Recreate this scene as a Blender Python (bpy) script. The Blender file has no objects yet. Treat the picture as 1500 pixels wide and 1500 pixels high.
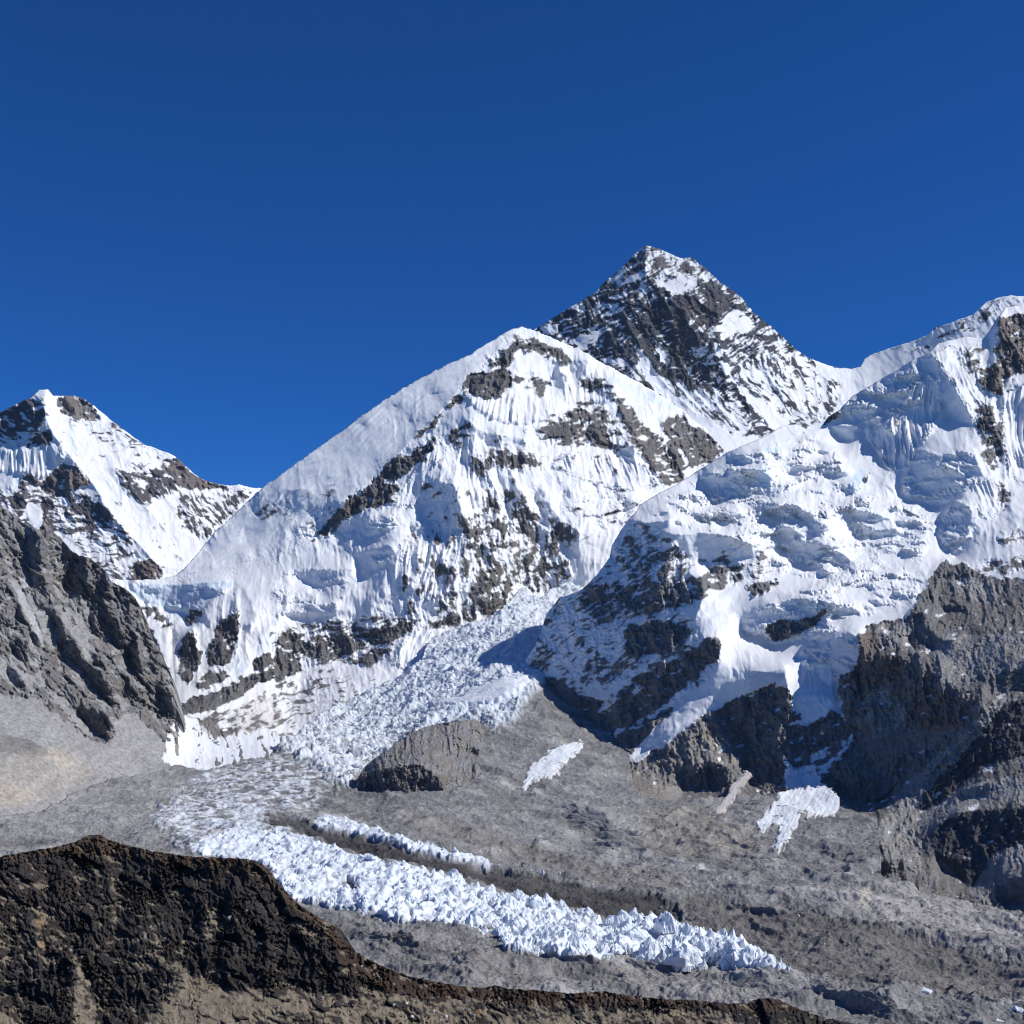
import bpy, bmesh, math, random
import numpy as np
from mathutils import Vector

# ------------------------------------------------------------------ camera, sky, sun, exposure
scn = bpy.context.scene
COL = scn.collection
F = 1862.0            # focal length in photo pixels (photo 1500 x 1500)
CX, HZ = 750.0, 987.0 # principal column, row of the true horizon

cam_d = bpy.data.cameras.new("camera")
cam = bpy.data.objects.new("camera", cam_d)
COL.objects.link(cam)
cam.location = (0, 0, 0)
cam.rotation_euler = (math.radians(90), 0, 0)
cam_d.sensor_width = 36.0
cam_d.lens = 36.0 * F / 1500.0
cam_d.shift_y = (HZ - 750.0) / 1500.0
cam_d.clip_start = 1.0
cam_d.clip_end = 40000.0
scn.camera = cam

SUN = Vector((0.72, -0.10, 0.67)).normalized()
elev = math.asin(SUN.z)
azim = math.atan2(SUN.x, SUN.y)
world = bpy.data.worlds.new("World")
scn.world = world
world.use_nodes = True
wn, wl = world.node_tree.nodes, world.node_tree.links
bg = wn["Background"]
sky = wn.new("ShaderNodeTexSky")
sky.sky_type = 'NISHITA'
sky.sun_disc = False
sky.sun_elevation = elev
sky.sun_rotation = azim
sky.altitude = 5600
sky.air_density = 1.0
sky.dust_density = 0.0
sky.ozone_density = 10.0
hsv = wn.new("ShaderNodeHueSaturation")
hsv.inputs["Hue"].default_value = 0.507
hsv.inputs["Saturation"].default_value = 1.15
hsv.inputs["Value"].default_value = 0.95
wl.new(sky.outputs["Color"], hsv.inputs["Color"])
wl.new(hsv.outputs["Color"], bg.inputs["Color"])
bg.inputs["Strength"].default_value = 0.12

sun_d = bpy.data.lights.new("sun", 'SUN')
sun_d.energy = 4.15
sun_d.angle = math.radians(0.53)
sun_d.color = (1.0, 0.985, 0.955)
sun = bpy.data.objects.new("sun", sun_d)
COL.objects.link(sun)
sun.rotation_euler = SUN.to_track_quat('Z', 'Y').to_euler()

scn.view_settings.view_transform = 'Standard'
scn.view_settings.look = 'None'
scn.view_settings.exposure = 0.0
scn.view_settings.gamma = 1.0
scn.cycles.use_denoising = True
scn.cycles.pixel_filter_type = 'BLACKMAN_HARRIS'
scn.cycles.filter_width = 1.1
scn.cycles.max_bounces = 6
scn.cycles.diffuse_bounces = 3

# ------------------------------------------------------------------ noise
_r = np.random.RandomState(7)
_PERM = np.concatenate([_r.permutation(256)] * 3).astype(np.int32)
_ang = _r.rand(256) * 2 * np.pi
_GX = np.cos(_ang).astype(np.float32); _GY = np.sin(_ang).astype(np.float32)

def gn(x, y, seed=0):
    """gradient noise, about -0.7..0.7 -> scaled to about -1..1"""
    x = (x + seed * 17.37).astype(np.float32); y = (y + seed * 31.91).astype(np.float32)
    xf = np.floor(x); yf = np.floor(y)
    xi = xf.astype(np.int32) & 255; yi = yf.astype(np.int32) & 255
    fx = x - xf; fy = y - yf
    u = fx * fx * fx * (fx * (fx * 6 - 15) + 10); v = fy * fy * fy * (fy * (fy * 6 - 15) + 10)
    def g(dx, dy):
        h = _PERM[_PERM[xi + dx] + yi + dy] & 255
        return _GX[h] * (fx - dx) + _GY[h] * (fy - dy)
    a = g(0, 0); b = g(1, 0); c = g(0, 1); d = g(1, 1)
    a += u * (b - a); c += u * (d - c)
    return (a + v * (c - a)) * 1.5

def fbm(x, y, octv=4, gain=0.5, lac=2.03, seed=0):
    s = 0; a = 1.0; t = 0
    for i in range(octv):
        s = s + a * gn(x, y, seed + i * 3.1); t += a * a
        x = x * lac; y = y * lac; a *= gain
    return s / math.sqrt(t)

def ridged(x, y, octv=4, gain=0.5, lac=2.07, seed=0):
    """0..1, sharp crests"""
    s = 0; a = 1.0; t = 0; w = 1.0
    for i in range(octv):
        n = 1.0 - np.abs(gn(x, y, seed + i * 5.3)) * 1.25
        n = np.clip(n, 0, 1); n = n * n
        s = s + a * n * w; t += a
        w = np.clip(n * 1.6, 0.25, 1)
        x = x * lac; y = y * lac; a *= gain
    return s / t

_R1 = _r.rand(256).astype(np.float32); _R2 = _r.rand(256).astype(np.float32); _R3 = _r.rand(256).astype(np.float32); _R4 = _r.rand(256).astype(np.float32); _R5 = _r.rand(256).astype(np.float32)
def cells(x, y, seed=0):
    """broken blocks: every cell a tilted plane of its own; about -1..1"""
    x = (x + seed * 13.7).astype(np.float32); y = (y + seed * 7.9).astype(np.float32)
    xi = np.floor(x); yi = np.floor(y)
    best = np.full(x.shape, 9., np.float32); out = np.zeros_like(best)
    for dy in (-1, 0, 1):
        for dx in (-1, 0, 1):
            cx = xi + dx; cy = yi + dy
            k = _PERM[_PERM[cx.astype(np.int32) & 255] + (cy.astype(np.int32) & 255)] & 255
            ux = x - cx - _R1[k]; uy = y - cy - _R2[k]
            d = ux * ux + uy * uy
            h = (_R3[k] * 2 - 1) * 1.3 * ux + (_R4[k] * 2 - 1) * 1.3 * uy + (_R5[k] - .5) * .9
            w = d < best
            out = np.where(w, h, out); best = np.where(w, d, best)
    return out

def rot(x, y, deg):
    c, s = math.cos(math.radians(deg)), math.sin(math.radians(deg))
    return x * c + y * s, -x * s + y * c

def smooth(e0, e1, x):
    t = np.clip((x - e0) / (e1 - e0), 0, 1)
    return t * t * (3 - 2 * t)

def mix(a, b, m):
    return a + (b - a) * m

def blur(a, r):
    """separable box blur, twice"""
    r = max(1, int(r))
    for _ in range(2):
        for ax in (0, 1):
            p = [(0, 0), (0, 0)]; p[ax] = (r + 1, r)
            c = np.cumsum(np.pad(a, p, mode='edge').astype(np.float64), axis=ax)
            n = a.shape[ax]
            a = ((np.take(c, range(2 * r + 1, 2 * r + 1 + n), axis=ax) - np.take(c, range(0, n), axis=ax)) / (2 * r + 1)).astype(np.float32)
    return a

# ------------------------------------------------------------------ tracing helpers
def tile(x0, y0, s):
    return lambda *p: [(x0 + p[i] / s, y0 + p[i + 1] / s) for i in range(0, len(p), 2)]
A = tile(0, 500, 3.0); B = tile(500, 300, 3.0); Cc = tile(1000, 400, 3.0); Dd = tile(0, 1000, 3.0)
E = tile(500, 1000, 3.0); Ff = tile(1000, 1000, 3.0); G = tile(400, 700, 3.0); H = tile(750, 750, 3.75)
I = tile(1100, 780, 3.75); J = tile(0, 720, 3.75); K = tile(780, 340, 3.0); L = tile(200, 1100, 3.75); M = tile(850, 600, 5.0)
P = tile(0, 0, 1.0)

def extend(poly):
    o = []
    for x, y in poly:
        if x <= 2: x = -180.
        if x >= 1498: x = 1680.
        if y >= 1497: y = 1640.
        o.append((x, y))
    return np.array(o, np.float32)

def chaikin(p, n=1, closed=True):
    for _ in range(n):
        if closed:
            q = np.roll(p, -1, 0); o = np.empty((len(p) * 2, 2), np.float32)
            o[0::2] = .75 * p + .25 * q; o[1::2] = .25 * p + .75 * q
        else:
            q = p[1:]; r_ = p[:-1]; o = np.empty((len(r_) * 2, 2), np.float32)
            o[0::2] = .75 * r_ + .25 * q; o[1::2] = .25 * r_ + .75 * q
            o = np.vstack([p[:1], o, p[-1:]])
        p = o
    return p

def seg_dist(X, Y, p, q):
    dx, dy = q[0] - p[0], q[1] - p[1]
    t = np.clip(((X - p[0]) * dx + (Y - p[1]) * dy) / (dx * dx + dy * dy + 1e-9), 0, 1)
    return np.hypot(X - p[0] - t * dx, Y - p[1] - t * dy), t

def poly_sdf(X, Y, p):
    d = np.full(X.shape, 1e9, np.float32); ins = np.zeros(X.shape, bool)
    for i in range(len(p)):
        a, b = p[i], p[(i + 1) % len(p)]
        d = np.minimum(d, seg_dist(X, Y, a, b)[0])
        if a[1] != b[1]:
            c = (a[1] > Y) != (b[1] > Y)
            ins ^= c & (X < (b[0] - a[0]) * (Y - a[1]) / (b[1] - a[1]) + a[0])
    return np.where(ins, -d, d)

def tps(ctrl, X, Y):
    """thin-plate spline through (px, py, depth)"""
    c = np.array(ctrl, np.float64); s = 300.0
    P_ = c[:, :2] / s
    U = lambda r2: 0.5 * r2 * np.log(r2 + 1e-12)
    n = len(c)
    r2 = ((P_[:, None] - P_[None]) ** 2).sum(-1)
    Km = U(r2) + np.eye(n) * 0.002
    Q = np.hstack([np.ones((n, 1)), P_])
    Amat = np.block([[Km, Q], [Q.T, np.zeros((3, 3))]])
    w = np.linalg.solve(Amat, np.concatenate([c[:, 2], [0, 0, 0]]))
    x = X / s; y = Y / s
    o = w[n] + w[n + 1] * x + w[n + 2] * y
    for i in range(n):
        o = o + w[i] * U((x - P_[i, 0]) ** 2 + (y - P_[i, 1]) ** 2)
    return o

def interp_line(pts, x):
    p = np.array(pts, np.float64)
    return np.interp(x, p[:, 0], p[:, 1])

SH = (-1.6, -.25); WALL = (-.55, -.1); LIT = (.5, 1.0); FLAT = (.1, 2.2); DIM = (-.75, .9)

# ------------------------------------------------------------------ a terrain sheet: a mountain side traced against the view, given real depth
class Sheet:
    def __init__(s, x0, x1, y0, y1, sx, sy, top, bot, ctrl, theta=20, seed=0, jag=0.8, back=40., drop=.9, smin=None):
        s.sx, s.sy, s.seed = sx, sy, seed
        s.xs = np.arange(x0, x1 + sx, sx, dtype=np.float32); s.ys = np.arange(y0, y1 + sy, sy, dtype=np.float32)
        s.X, s.Y = np.meshgrid(s.xs, s.ys)
        s.top = interp_line(top, s.xs) + jag * fbm(s.xs / 9.0, s.xs * 0 + 3.3, 4, .6, seed=seed + 50)
        s.bot = interp_line(bot, s.xs)
        s.back, s.drop = back, drop
        # depth on a coarse grid, then resampled
        cx = np.linspace(x0, x1 + sx, 120); cy = np.linspace(y0, y1 + sy, 120)
        cg = tps(ctrl, *np.meshgrid(cx, cy))
        if smin: cg = np.maximum(cg, smin)
        t = np.array([np.interp(s.xs, cx, r_) for r_ in cg])
        s.D0 = np.array([np.interp(s.ys, cy, t[:, j]) for j in range(t.shape[1])]).T.astype(np.float32)
        s.S = s.D0 / F
        gy, gx = np.gradient(s.D0, sy, sx)
        s.a0 = (gx / s.S).astype(np.float32); s.b0 = (-gy / s.S).astype(np.float32)
        s.a, s.b = s.a0.copy(), s.b0.copy()
        z = lambda v=0.: np.full(s.X.shape, v, np.float32)
        s.cov, s.h, s.flute, s.serac, s.calm = z(), z(), z(), z(), z()
        s.fdeg = z(0); s.fw = z(); s.dust = z()
        s.dustc = np.zeros(s.X.shape + (3,), np.float32); s.dustc[:] = (.3, .29, .275)
        s.rc = np.zeros(s.X.shape + (3,), np.float32); s.sc = np.zeros(s.X.shape + (3,), np.float32)
        s.rc[:] = (.2, .19, .19); s.sc[:] = (.87, .875, .875)
        s.jn = fbm(s.X / 13., s.Y / 13., 4, .6, seed=seed + 9).astype(np.float32)
        s.jn2 = fbm(s.X / 7., s.Y / 7., 4, .7, seed=seed + 10).astype(np.float32)
        s.un = s.orient(theta, 38, 8, seed + 20, 5)
        s.rough = z(1.)
    def orient(s, th, lu, lv, seed, oc=5):
        u, v = rot(s.X, s.Y, th)
        wob = 9 * fbm(s.X / 45, s.Y / 45, 3, seed=seed + 2)
        n = (.8 * fbm(u / lu, (v + wob) / lv, oc, .55, seed=seed) + .55 * fbm(s.X / 19, s.Y / 15, 4, .6, seed=seed + 7)) / .97
        return (0.5 + 0.5 * np.tanh(n * 1.35)).astype(np.float32)
    def mask(s, poly, feather=3., jag=2., sm=1):
        p = extend(poly)
        if sm: p = chaikin(p, sm)
        mg = feather + jag * 2 + 3
        i0 = max(0, int((p[:, 1].min() - mg - s.ys[0]) / s.sy)); i1 = int((p[:, 1].max() + mg - s.ys[0]) / s.sy) + 1
        j0 = max(0, int((p[:, 0].min() - mg - s.xs[0]) / s.sx)); j1 = int((p[:, 0].max() + mg - s.xs[0]) / s.sx) + 1
        if i1 <= 0 or j1 <= 0 or i0 >= len(s.ys) or j0 >= len(s.xs): return None, None
        sl = (slice(i0, i1), slice(j0, j1))
        d = poly_sdf(s.X[sl], s.Y[sl], p) + jag * s.jn[sl]
        return sl, smooth(feather * .5, -feather * .5, d)
    def rock(s, c, *polys, col=None, feather=15., jag=5.):
        for p in polys:
            sl, m = s.mask(p, feather, jag)
            if sl is None: continue
            s.cov[sl] = mix(s.cov[sl], c, m)
            if col is not None: s.rc[sl] = mix(s.rc[sl], np.array(col, np.float32), m[..., None])
    def tint(s, col, *polys, feather=10., jag=4., snow=False, w=1.):
        for p in polys:
            sl, m = s.mask(p, feather, jag)
            if sl is None: continue
            t = s.sc if snow else s.rc
            m = smooth(.3, .7, m + .42 * s.jn[sl] * (4 * m * (1 - m)) ** .5 + .16 * s.jn2[sl] * (m > .02))
            t[sl] = mix(t[sl], np.array(col, np.float32), m[..., None] * w)
    def dusty(s, amount, *polys, col=None, feather=16.):
        for p in polys:
            sl, m = s.mask(p, feather, 6)
            if sl is None: continue
            s.dust[sl] = mix(s.dust[sl], amount, m)
            if col is not None: s.dustc[sl] = mix(s.dustc[sl], np.array(col, np.float32), m[..., None])
    def facet(s, ab, *polys, w=1., feather=2.5, jag=1.2, imp=None):
        if imp is None: imp = 1. if (ab[0] < -.5 or ab[1] < .1) else .3
        for p in polys:
            sl, m = s.mask(p, feather, jag, 0 if feather <= 2.5 else 1)
            if sl is None: continue
            s.fw[sl] = mix(s.fw[sl], imp, m * w)
            s.a[sl] = mix(s.a[sl], ab[0], m * w); s.b[sl] = mix(s.b[sl], ab[1], m * w)
    def tex(s, which, v, *polys, feather=10., deg=None):
        t = getattr(s, which)
        for p in polys:
            sl, m = s.mask(p, feather, 2)
            if sl is None: continue
            t[sl] = mix(t[sl], v, m)
            if deg is not None: s.fdeg[sl] = mix(s.fdeg[sl], deg, m)
    def streak(s, th, lu, lv, *polys):
        n = s.orient(th, lu, lv, s.seed + 33 + th)
        for p in polys:
            sl, m = s.mask(p, 14, 2)
            if sl is None: continue
            s.un[sl] = mix(s.un[sl], n[sl], m)
    def rib(s, line, w, amp, sharp=1.0):
        """a rib (amp>0) or gully (amp<0): amp and half-width in photo pixels"""
        p = chaikin(np.array(line, np.float32), 2, False)
        mg = w * 3
        i0 = max(0, int((p[:, 1].min() - mg - s.ys[0]) / s.sy)); i1 = int((p[:, 1].max() + mg - s.ys[0]) / s.sy) + 1
        j0 = max(0, int((p[:, 0].min() - mg - s.xs[0]) / s.sx)); j1 = int((p[:, 0].max() + mg - s.xs[0]) / s.sx) + 1
        sl = (slice(i0, max(i1, 0)), slice(j0, max(j1, 0)))
        X, Y = s.X[sl], s.Y[sl]
        if X.size == 0: return
        d = np.full(X.shape, 1e9, np.float32)
        for q, r_ in zip(p[:-1], p[1:]): d = np.minimum(d, seg_dist(X, Y, q, r_)[0])
        d = np.maximum(d + 2.0 * s.jn[sl], 0)
        s.h[sl] += amp * np.exp(-np.power(d / w, sharp))
    def solve(s, Lc=170., it=7):
        """depth whose slopes come as near as they can to the wanted facets; ground between facets gives way"""
        wx, wy = 1.0 / s.sx ** 2, 1.0 / s.sy ** 2
        h, w = s.X.shape
        ky = 2 * (1 - np.cos(2 * np.pi * np.fft.fftfreq(2 * h))) * wy; kx = 2 * (1 - np.cos(2 * np.pi * np.fft.rfftfreq(2 * w))) * wx
        den = (ky[:, None] + kx[None] + 1.0 / Lc ** 2)
        gx0 = (s.a - s.a0) * s.S * s.sx; gy0 = -(s.b - s.b0) * s.S * s.sy
        gx0[:, -1] = 0; gy0[-1, :] = 0
        gx, gy = gx0, gy0; k = np.clip(1 - s.fw, 0, 1) * .85
        for i in range(it):
            div = gx * wx; div[:, 1:] -= gx[:, :-1] * wx; div += gy * wy; div[1:, :] -= gy[:-1, :] * wy
            m = np.block([[div, div[:, ::-1]], [div[::-1], div[::-1, ::-1]]])
            d = np.fft.irfft2(-np.fft.rfft2(m) / den, s=m.shape)[:h, :w].astype(np.float32)
            if i < it - 1:
                ax = np.zeros_like(d); ay = np.zeros_like(d)
                ax[:, :-1] = np.diff(d, axis=1); ay[:-1] = np.diff(d, axis=0)
                gx = mix(gx0, ax, k); gy = mix(gy0, ay, k)
        s.D = s.D0 + d
    # textures; unit-variance pieces, each scaled to give the slope wanted at its own size (photo pixels)
    def relief(s, rock=1.0, snow=1.0, fall=0, theta=20, big=1., seracang=-6, flute0=0., fine=1., block=0.):
        X, Y, sd = s.X, s.Y, s.seed
        N = lambda q: (q - q.mean()) / (q.std() + 1e-6)
        wx = 8 * fbm(X / 45, Y / 45, 3, seed=sd + 1); wy = 8 * fbm(X / 45, Y / 45, 3, seed=sd + 2)
        Xw, Yw = X + wx, Y + wy
        u, v = rot(Xw, Yw, fall)
        r0 = N(ridged(u / 70, v / 170, 3, .45, seed=sd + 19)); r1 = N(ridged(u / 28, v / 80, 4, .5, seed=sd + 3)); r1b = N(ridged(u / 10, v / 26, 4, .55, seed=sd + 4))
        u2, v2 = rot(Xw, Yw, theta)
        r2 = N(fbm(u2 / 30, v2 / 5., 3, .6, seed=sd + 5)); r3 = N(fbm(X / 5., Y / 5., 3, .7, seed=sd + 6))
        c1 = N(cells(u2 / 26, v2 / 15, sd + 21)); c2 = N(cells((u2 + 3 * r3) / 10, (v2 + 2 * r3) / 6, sd + 22)); c3 = N(cells(X / 4.2, Y / 3.6, sd + 23))
        hr = big * (3.6 * r0 + 2.6 * r1) + 1.3 * c1 + fine * (1.15 * r1b + .5 * r2 + .3 * r3 + .75 * c2 + .32 * c3)
        if block:
            c0 = N(cells((u2 + 6 * r3) / 75, (v2 + 6 * r3) / 48, sd + 30))
            hr = hr + block * (4.5 * c0 + 2.5 * c1)
        s1 = N(fbm(Xw / 50, Yw / 50, 3, .45, seed=sd + 7)); s2 = N(fbm(X / 9, Y / 9, 3, .5, seed=sd + 8))
        s3 = N(ridged(u / 30, v / 70, 4, .5, seed=sd + 16)); s4 = N(ridged(u / 9, v / 30, 3, .5, seed=sd + 17))
        va = smooth(-.5, .7, fbm(X / 90, Y / 90, 2, seed=sd + 18))
        hs = 2.2 * s1 + (.12 + .25 * va) * s2 + 1.1 * s3 * (.5 + .8 * va) + (.1 + .35 * va) * s4
        fd = np.deg2rad(s.fdeg); fu = X * np.cos(fd) + Y * np.sin(fd); fv = -X * np.sin(fd) + Y * np.cos(fd)
        fw = 3.0 * gn(X / 20, Y / 40, sd + 11) + 16 * gn(X / 110, Y / 130, sd + 34)
        fl = ridged((fu + fw) / 9.0, fv / 80, 3, .5, seed=sd + 12) + .7 * ridged((fu + fw) / 22.0, fv / 120, 2, .5, seed=sd + 26)
        fl = fl * (.5 + .8 * smooth(-.6, .6, gn(X / 40, Y / 30, sd + 27)))
        hf = 6.5 * fl
        # broken ice: steps of wall and bench, walls cracked into blocks
        su, sv = rot(X, Y, seracang)
        wp = 20 * fbm(su / 130, sv / 55, 3, .5, seed=sd + 13) + 2.5 * N(cells(su / 20, sv / 30, sd + 28)) + 1.2 * r3
        amp = smooth(-.35, .45, fbm(su / 75, sv / 32, 2, seed=sd + 14))
        def step(per, off):
            q = (sv + wp + off) / per; q = q - np.floor(q)
            return np.minimum(q / .62, (1 - q) / .38) * per
        blk = N(cells((su + 2 * s2) / 17, (sv + 2 * s2) / 9, sd + 24)); blk2 = N(cells(su / 7, sv / 4.5, sd + 25))
        amp2 = smooth(-.1, .5, fbm(su / 40, sv / 22, 2, seed=sd + 29))
        crk = smooth(.09, .02, np.abs(fbm((su + wp) / 70, (sv + .6 * wp) / 11, 3, .5, seed=sd + 31))) * smooth(-.2, .3, fbm(su / 60, sv / 40, 2, seed=sd + 32))
        hse = .66 * step(30., 0) * amp + .75 * step(12., 7) * amp2 + 1.1 * blk * (.25 + amp2) + .5 * blk2 * (.3 + amp) * smooth(.3, .8, s.serac) - 2.2 * crk
        k = np.clip(s.cov * 1.15, 0, 1) * (1 - .85 * s.calm)
        s.h += rock * k * hr * s.rough + snow * (1 - .6 * k) * (1 - .75 * s.calm) * hs + np.maximum(s.flute, flute0 * (1 - s.serac)) * hf + s.serac * hse
        s.D -= s.h * s.S
    def albedo(s, theta, ledge=.5, edge=.13, vary=.28, con=1.7, fines=.17, soil=0.):
        gy, gx = np.gradient(s.D, s.sy, s.sx)
        bb = np.clip(-gy / s.S, -3, 5)
        hh = s.h
        st_ = np.tanh(.9 * (blur(bb, 1) - blur(bb, 7))) * .5 + np.tanh(.8 * (blur(bb, 5) - blur(bb, 26))) * .35 + np.tanh(-.35 * (blur(hh, 1) - blur(hh, 10))) * .45
        st_ = .5 + .5 * np.clip(st_, -1, 1)
        s.st = st_
        thr = mix(s.un, st_, ledge)
        fine = fbm(s.X / 11, s.Y / 7, 4, .65, seed=s.seed + 64)
        thr = .5 + (thr - .5) * con + fines * fine
        q = s.cov * 1.2 - .1 - thr
        q = np.where(s.cov < .004, -1, q)
        m = smooth(-edge, edge, q)
        s.m = m
        n = fbm(s.X / 30, s.Y / 30, 5, .6, seed=s.seed + 60)
        u, v = rot(s.X, s.Y, theta)
        st = fbm(u / 60, v / 5., 3, .6, seed=s.seed + 61)
        g = np.clip(1 + vary * (.65 * n + .5 * st), .35, 1.9)
        rc = s.rc * g[..., None]
        if s.dust.max() > 0:
            dm = smooth(.42, .62, s.dust * 1.1 - .05 + .55 * (st_ - .5) + .12 * s.jn2 - (s.dust < .01))
            rc = mix(rc, s.dustc * (1 + .1 * n)[..., None], dm[..., None])
        rc *= 1 + .08 * fbm(s.X / 22, s.Y / 22, 3, seed=s.seed + 62)[..., None] * np.array([1, 0, -1], np.float32)
        sn = s.sc * (1 + .03 * fbm(s.X / 20, s.Y / 20, 3, seed=s.seed + 63))[..., None]
        if soil:
            sn = sn * np.clip(1 + soil * (n + .9 * fbm(*[q_ / w_ for q_, w_ in zip(rot(s.X, s.Y, theta - 90), (70, 7))], 4, .6, seed=s.seed + 65) + .5 * s.jn2), .45, 1.7)[..., None]
            s.m = np.ones_like(m)
        s.col = np.clip(mix(sn, rc, m[..., None]), .01, .93)
    def sample(s, arr, x, y):
        j = np.clip((np.asarray(x) - s.xs[0]) / s.sx, 0, len(s.xs) - 1.001); i = np.clip((np.asarray(y) - s.ys[0]) / s.sy, 0, len(s.ys) - 1.001)
        j0 = j.astype(int); i0 = i.astype(int); fj = j - j0; fi = i - i0
        return (arr[i0, j0] * (1 - fi) * (1 - fj) + arr[i0, j0 + 1] * (1 - fi) * fj + arr[i0 + 1, j0] * fi * (1 - fj) + arr[i0 + 1, j0 + 1] * fi * fj)
    def points(s, KB=12):
        """world points, with the ground behind the crest falling away"""
        it = np.clip(np.ceil((s.top - s.ys[0]) / s.sy).astype(int), 0, len(s.ys) - 2)
        s.it = it
        Hh, W = s.X.shape
        rows = np.arange(Hh)[:, None]
        py = s.Y.copy(); D = s.D.copy()
        cols = np.arange(W)
        py[it, cols] = s.top
        k = np.maximum(it[None] - rows, 0)
        Dt = D[it, cols][None]; pt = s.top[None]
        x = D * (s.X - CX) / F; z = D * (HZ - py) / F + getattr(s, 'dz', 0); y = D.copy()
        back = k > 0
        xt = x[it, cols][None] + 0 * x; zt = z[it, cols][None] + 0 * z
        dist = s.back * k * (1 + .06 * k)
        x = np.where(back, xt, x); y = np.where(back, Dt + dist, y)
        z = np.where(back, zt - dist * s.drop * (.35 + .65 * np.minimum(1, k / 4.)), z)
        s.P = np.stack([x, y, z], -1).astype(np.float32)
        s.face = (k[:-1, :-1] <= KB) & (k[1:, 1:] <= KB) & (k[:-1, 1:] <= KB) & (s.Y[:-1, :-1] <= s.bot[None, :-1])
        return s

def link_mesh(name, verts, quads, colour, mat, alpha=None, smooth_=True):
    me = bpy.data.meshes.new(name)
    n, q = len(verts), len(quads)
    me.vertices.add(n); me.vertices.foreach_set("co", np.ascontiguousarray(verts, np.float32).ravel())
    me.loops.add(q * 4); me.loops.foreach_set("vertex_index", np.ascontiguousarray(quads, np.int32).ravel())
    me.polygons.add(q); me.polygons.foreach_set("loop_start", np.arange(0, q * 4, 4, dtype=np.int32))
    me.polygons.foreach_set("use_smooth", np.full(q, smooth_, bool))
    at = me.attributes.new("albedo", 'FLOAT_COLOR', 'POINT')
    c = np.ones((n, 4), np.float32); c[:, :3] = colour
    if alpha is not None: c[:, 3] = alpha
    at.data.foreach_set("color", c.ravel())
    me.update(calc_edges=True)
    me.materials.append(mat)
    o = bpy.data.objects.new(name, me); COL.objects.link(o)
    return o

def emit(s, name, mat, sel=None, P_=None):
    """one object from a sheet: all faces, or those that sel picks"""
    f = s.face if sel is None else s.face & sel
    Hh, W = s.X.shape
    idx = np.arange(Hh * W).reshape(Hh, W)
    qd = np.stack([idx[:-1, :-1], idx[1:, :-1], idx[1:, 1:], idx[:-1, 1:]], -1)[f]
    use = np.unique(qd); mp = np.zeros(Hh * W, np.int32); mp[use] = np.arange(len(use), dtype=np.int32)
    Pt = (s.P if P_ is None else P_).reshape(-1, 3)
    return link_mesh(name, Pt[use], mp[qd], s.col.reshape(-1, 3)[use], mat, s.m.reshape(-1)[use])

def tag(o, label=None, cat=None, group=None, kind=None):
    if label: o["label"] = label
    if cat: o["category"] = cat
    if group: o["group"] = group
    if kind: o["kind"] = kind
    return o

def emit_parts(s, name, mat, rest, *parts):
    """a mountain as an Empty at its foot with its differently looking parts as children"""
    s.points()
    vis = s.face
    r_ = bpy.data.objects.new(name, None); COL.objects.link(r_)
    b = s.P[:-1, :-1][vis]; r_.location = (float(b[:, 0].mean()), float(b[:, 1].min()), float(b[:, 2].min()))
    left = np.ones_like(vis)
    for pn, polys in parts:
        m = np.zeros(s.X.shape, np.float32)
        for q in polys:
            sl, mm = s.mask(q, 4, 3)
            if sl is not None: m[sl] = np.maximum(m[sl], mm)
        sel = (m > .5)[:-1, :-1] & left; left &= ~sel
        o = emit(s, pn, mat, sel); o.parent = r_; o.matrix_parent_inverse = r_.matrix_basis.inverted()
    o = emit(s, rest, mat, left); o.parent = r_; o.matrix_parent_inverse = r_.matrix_basis.inverted()
    return r_

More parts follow.
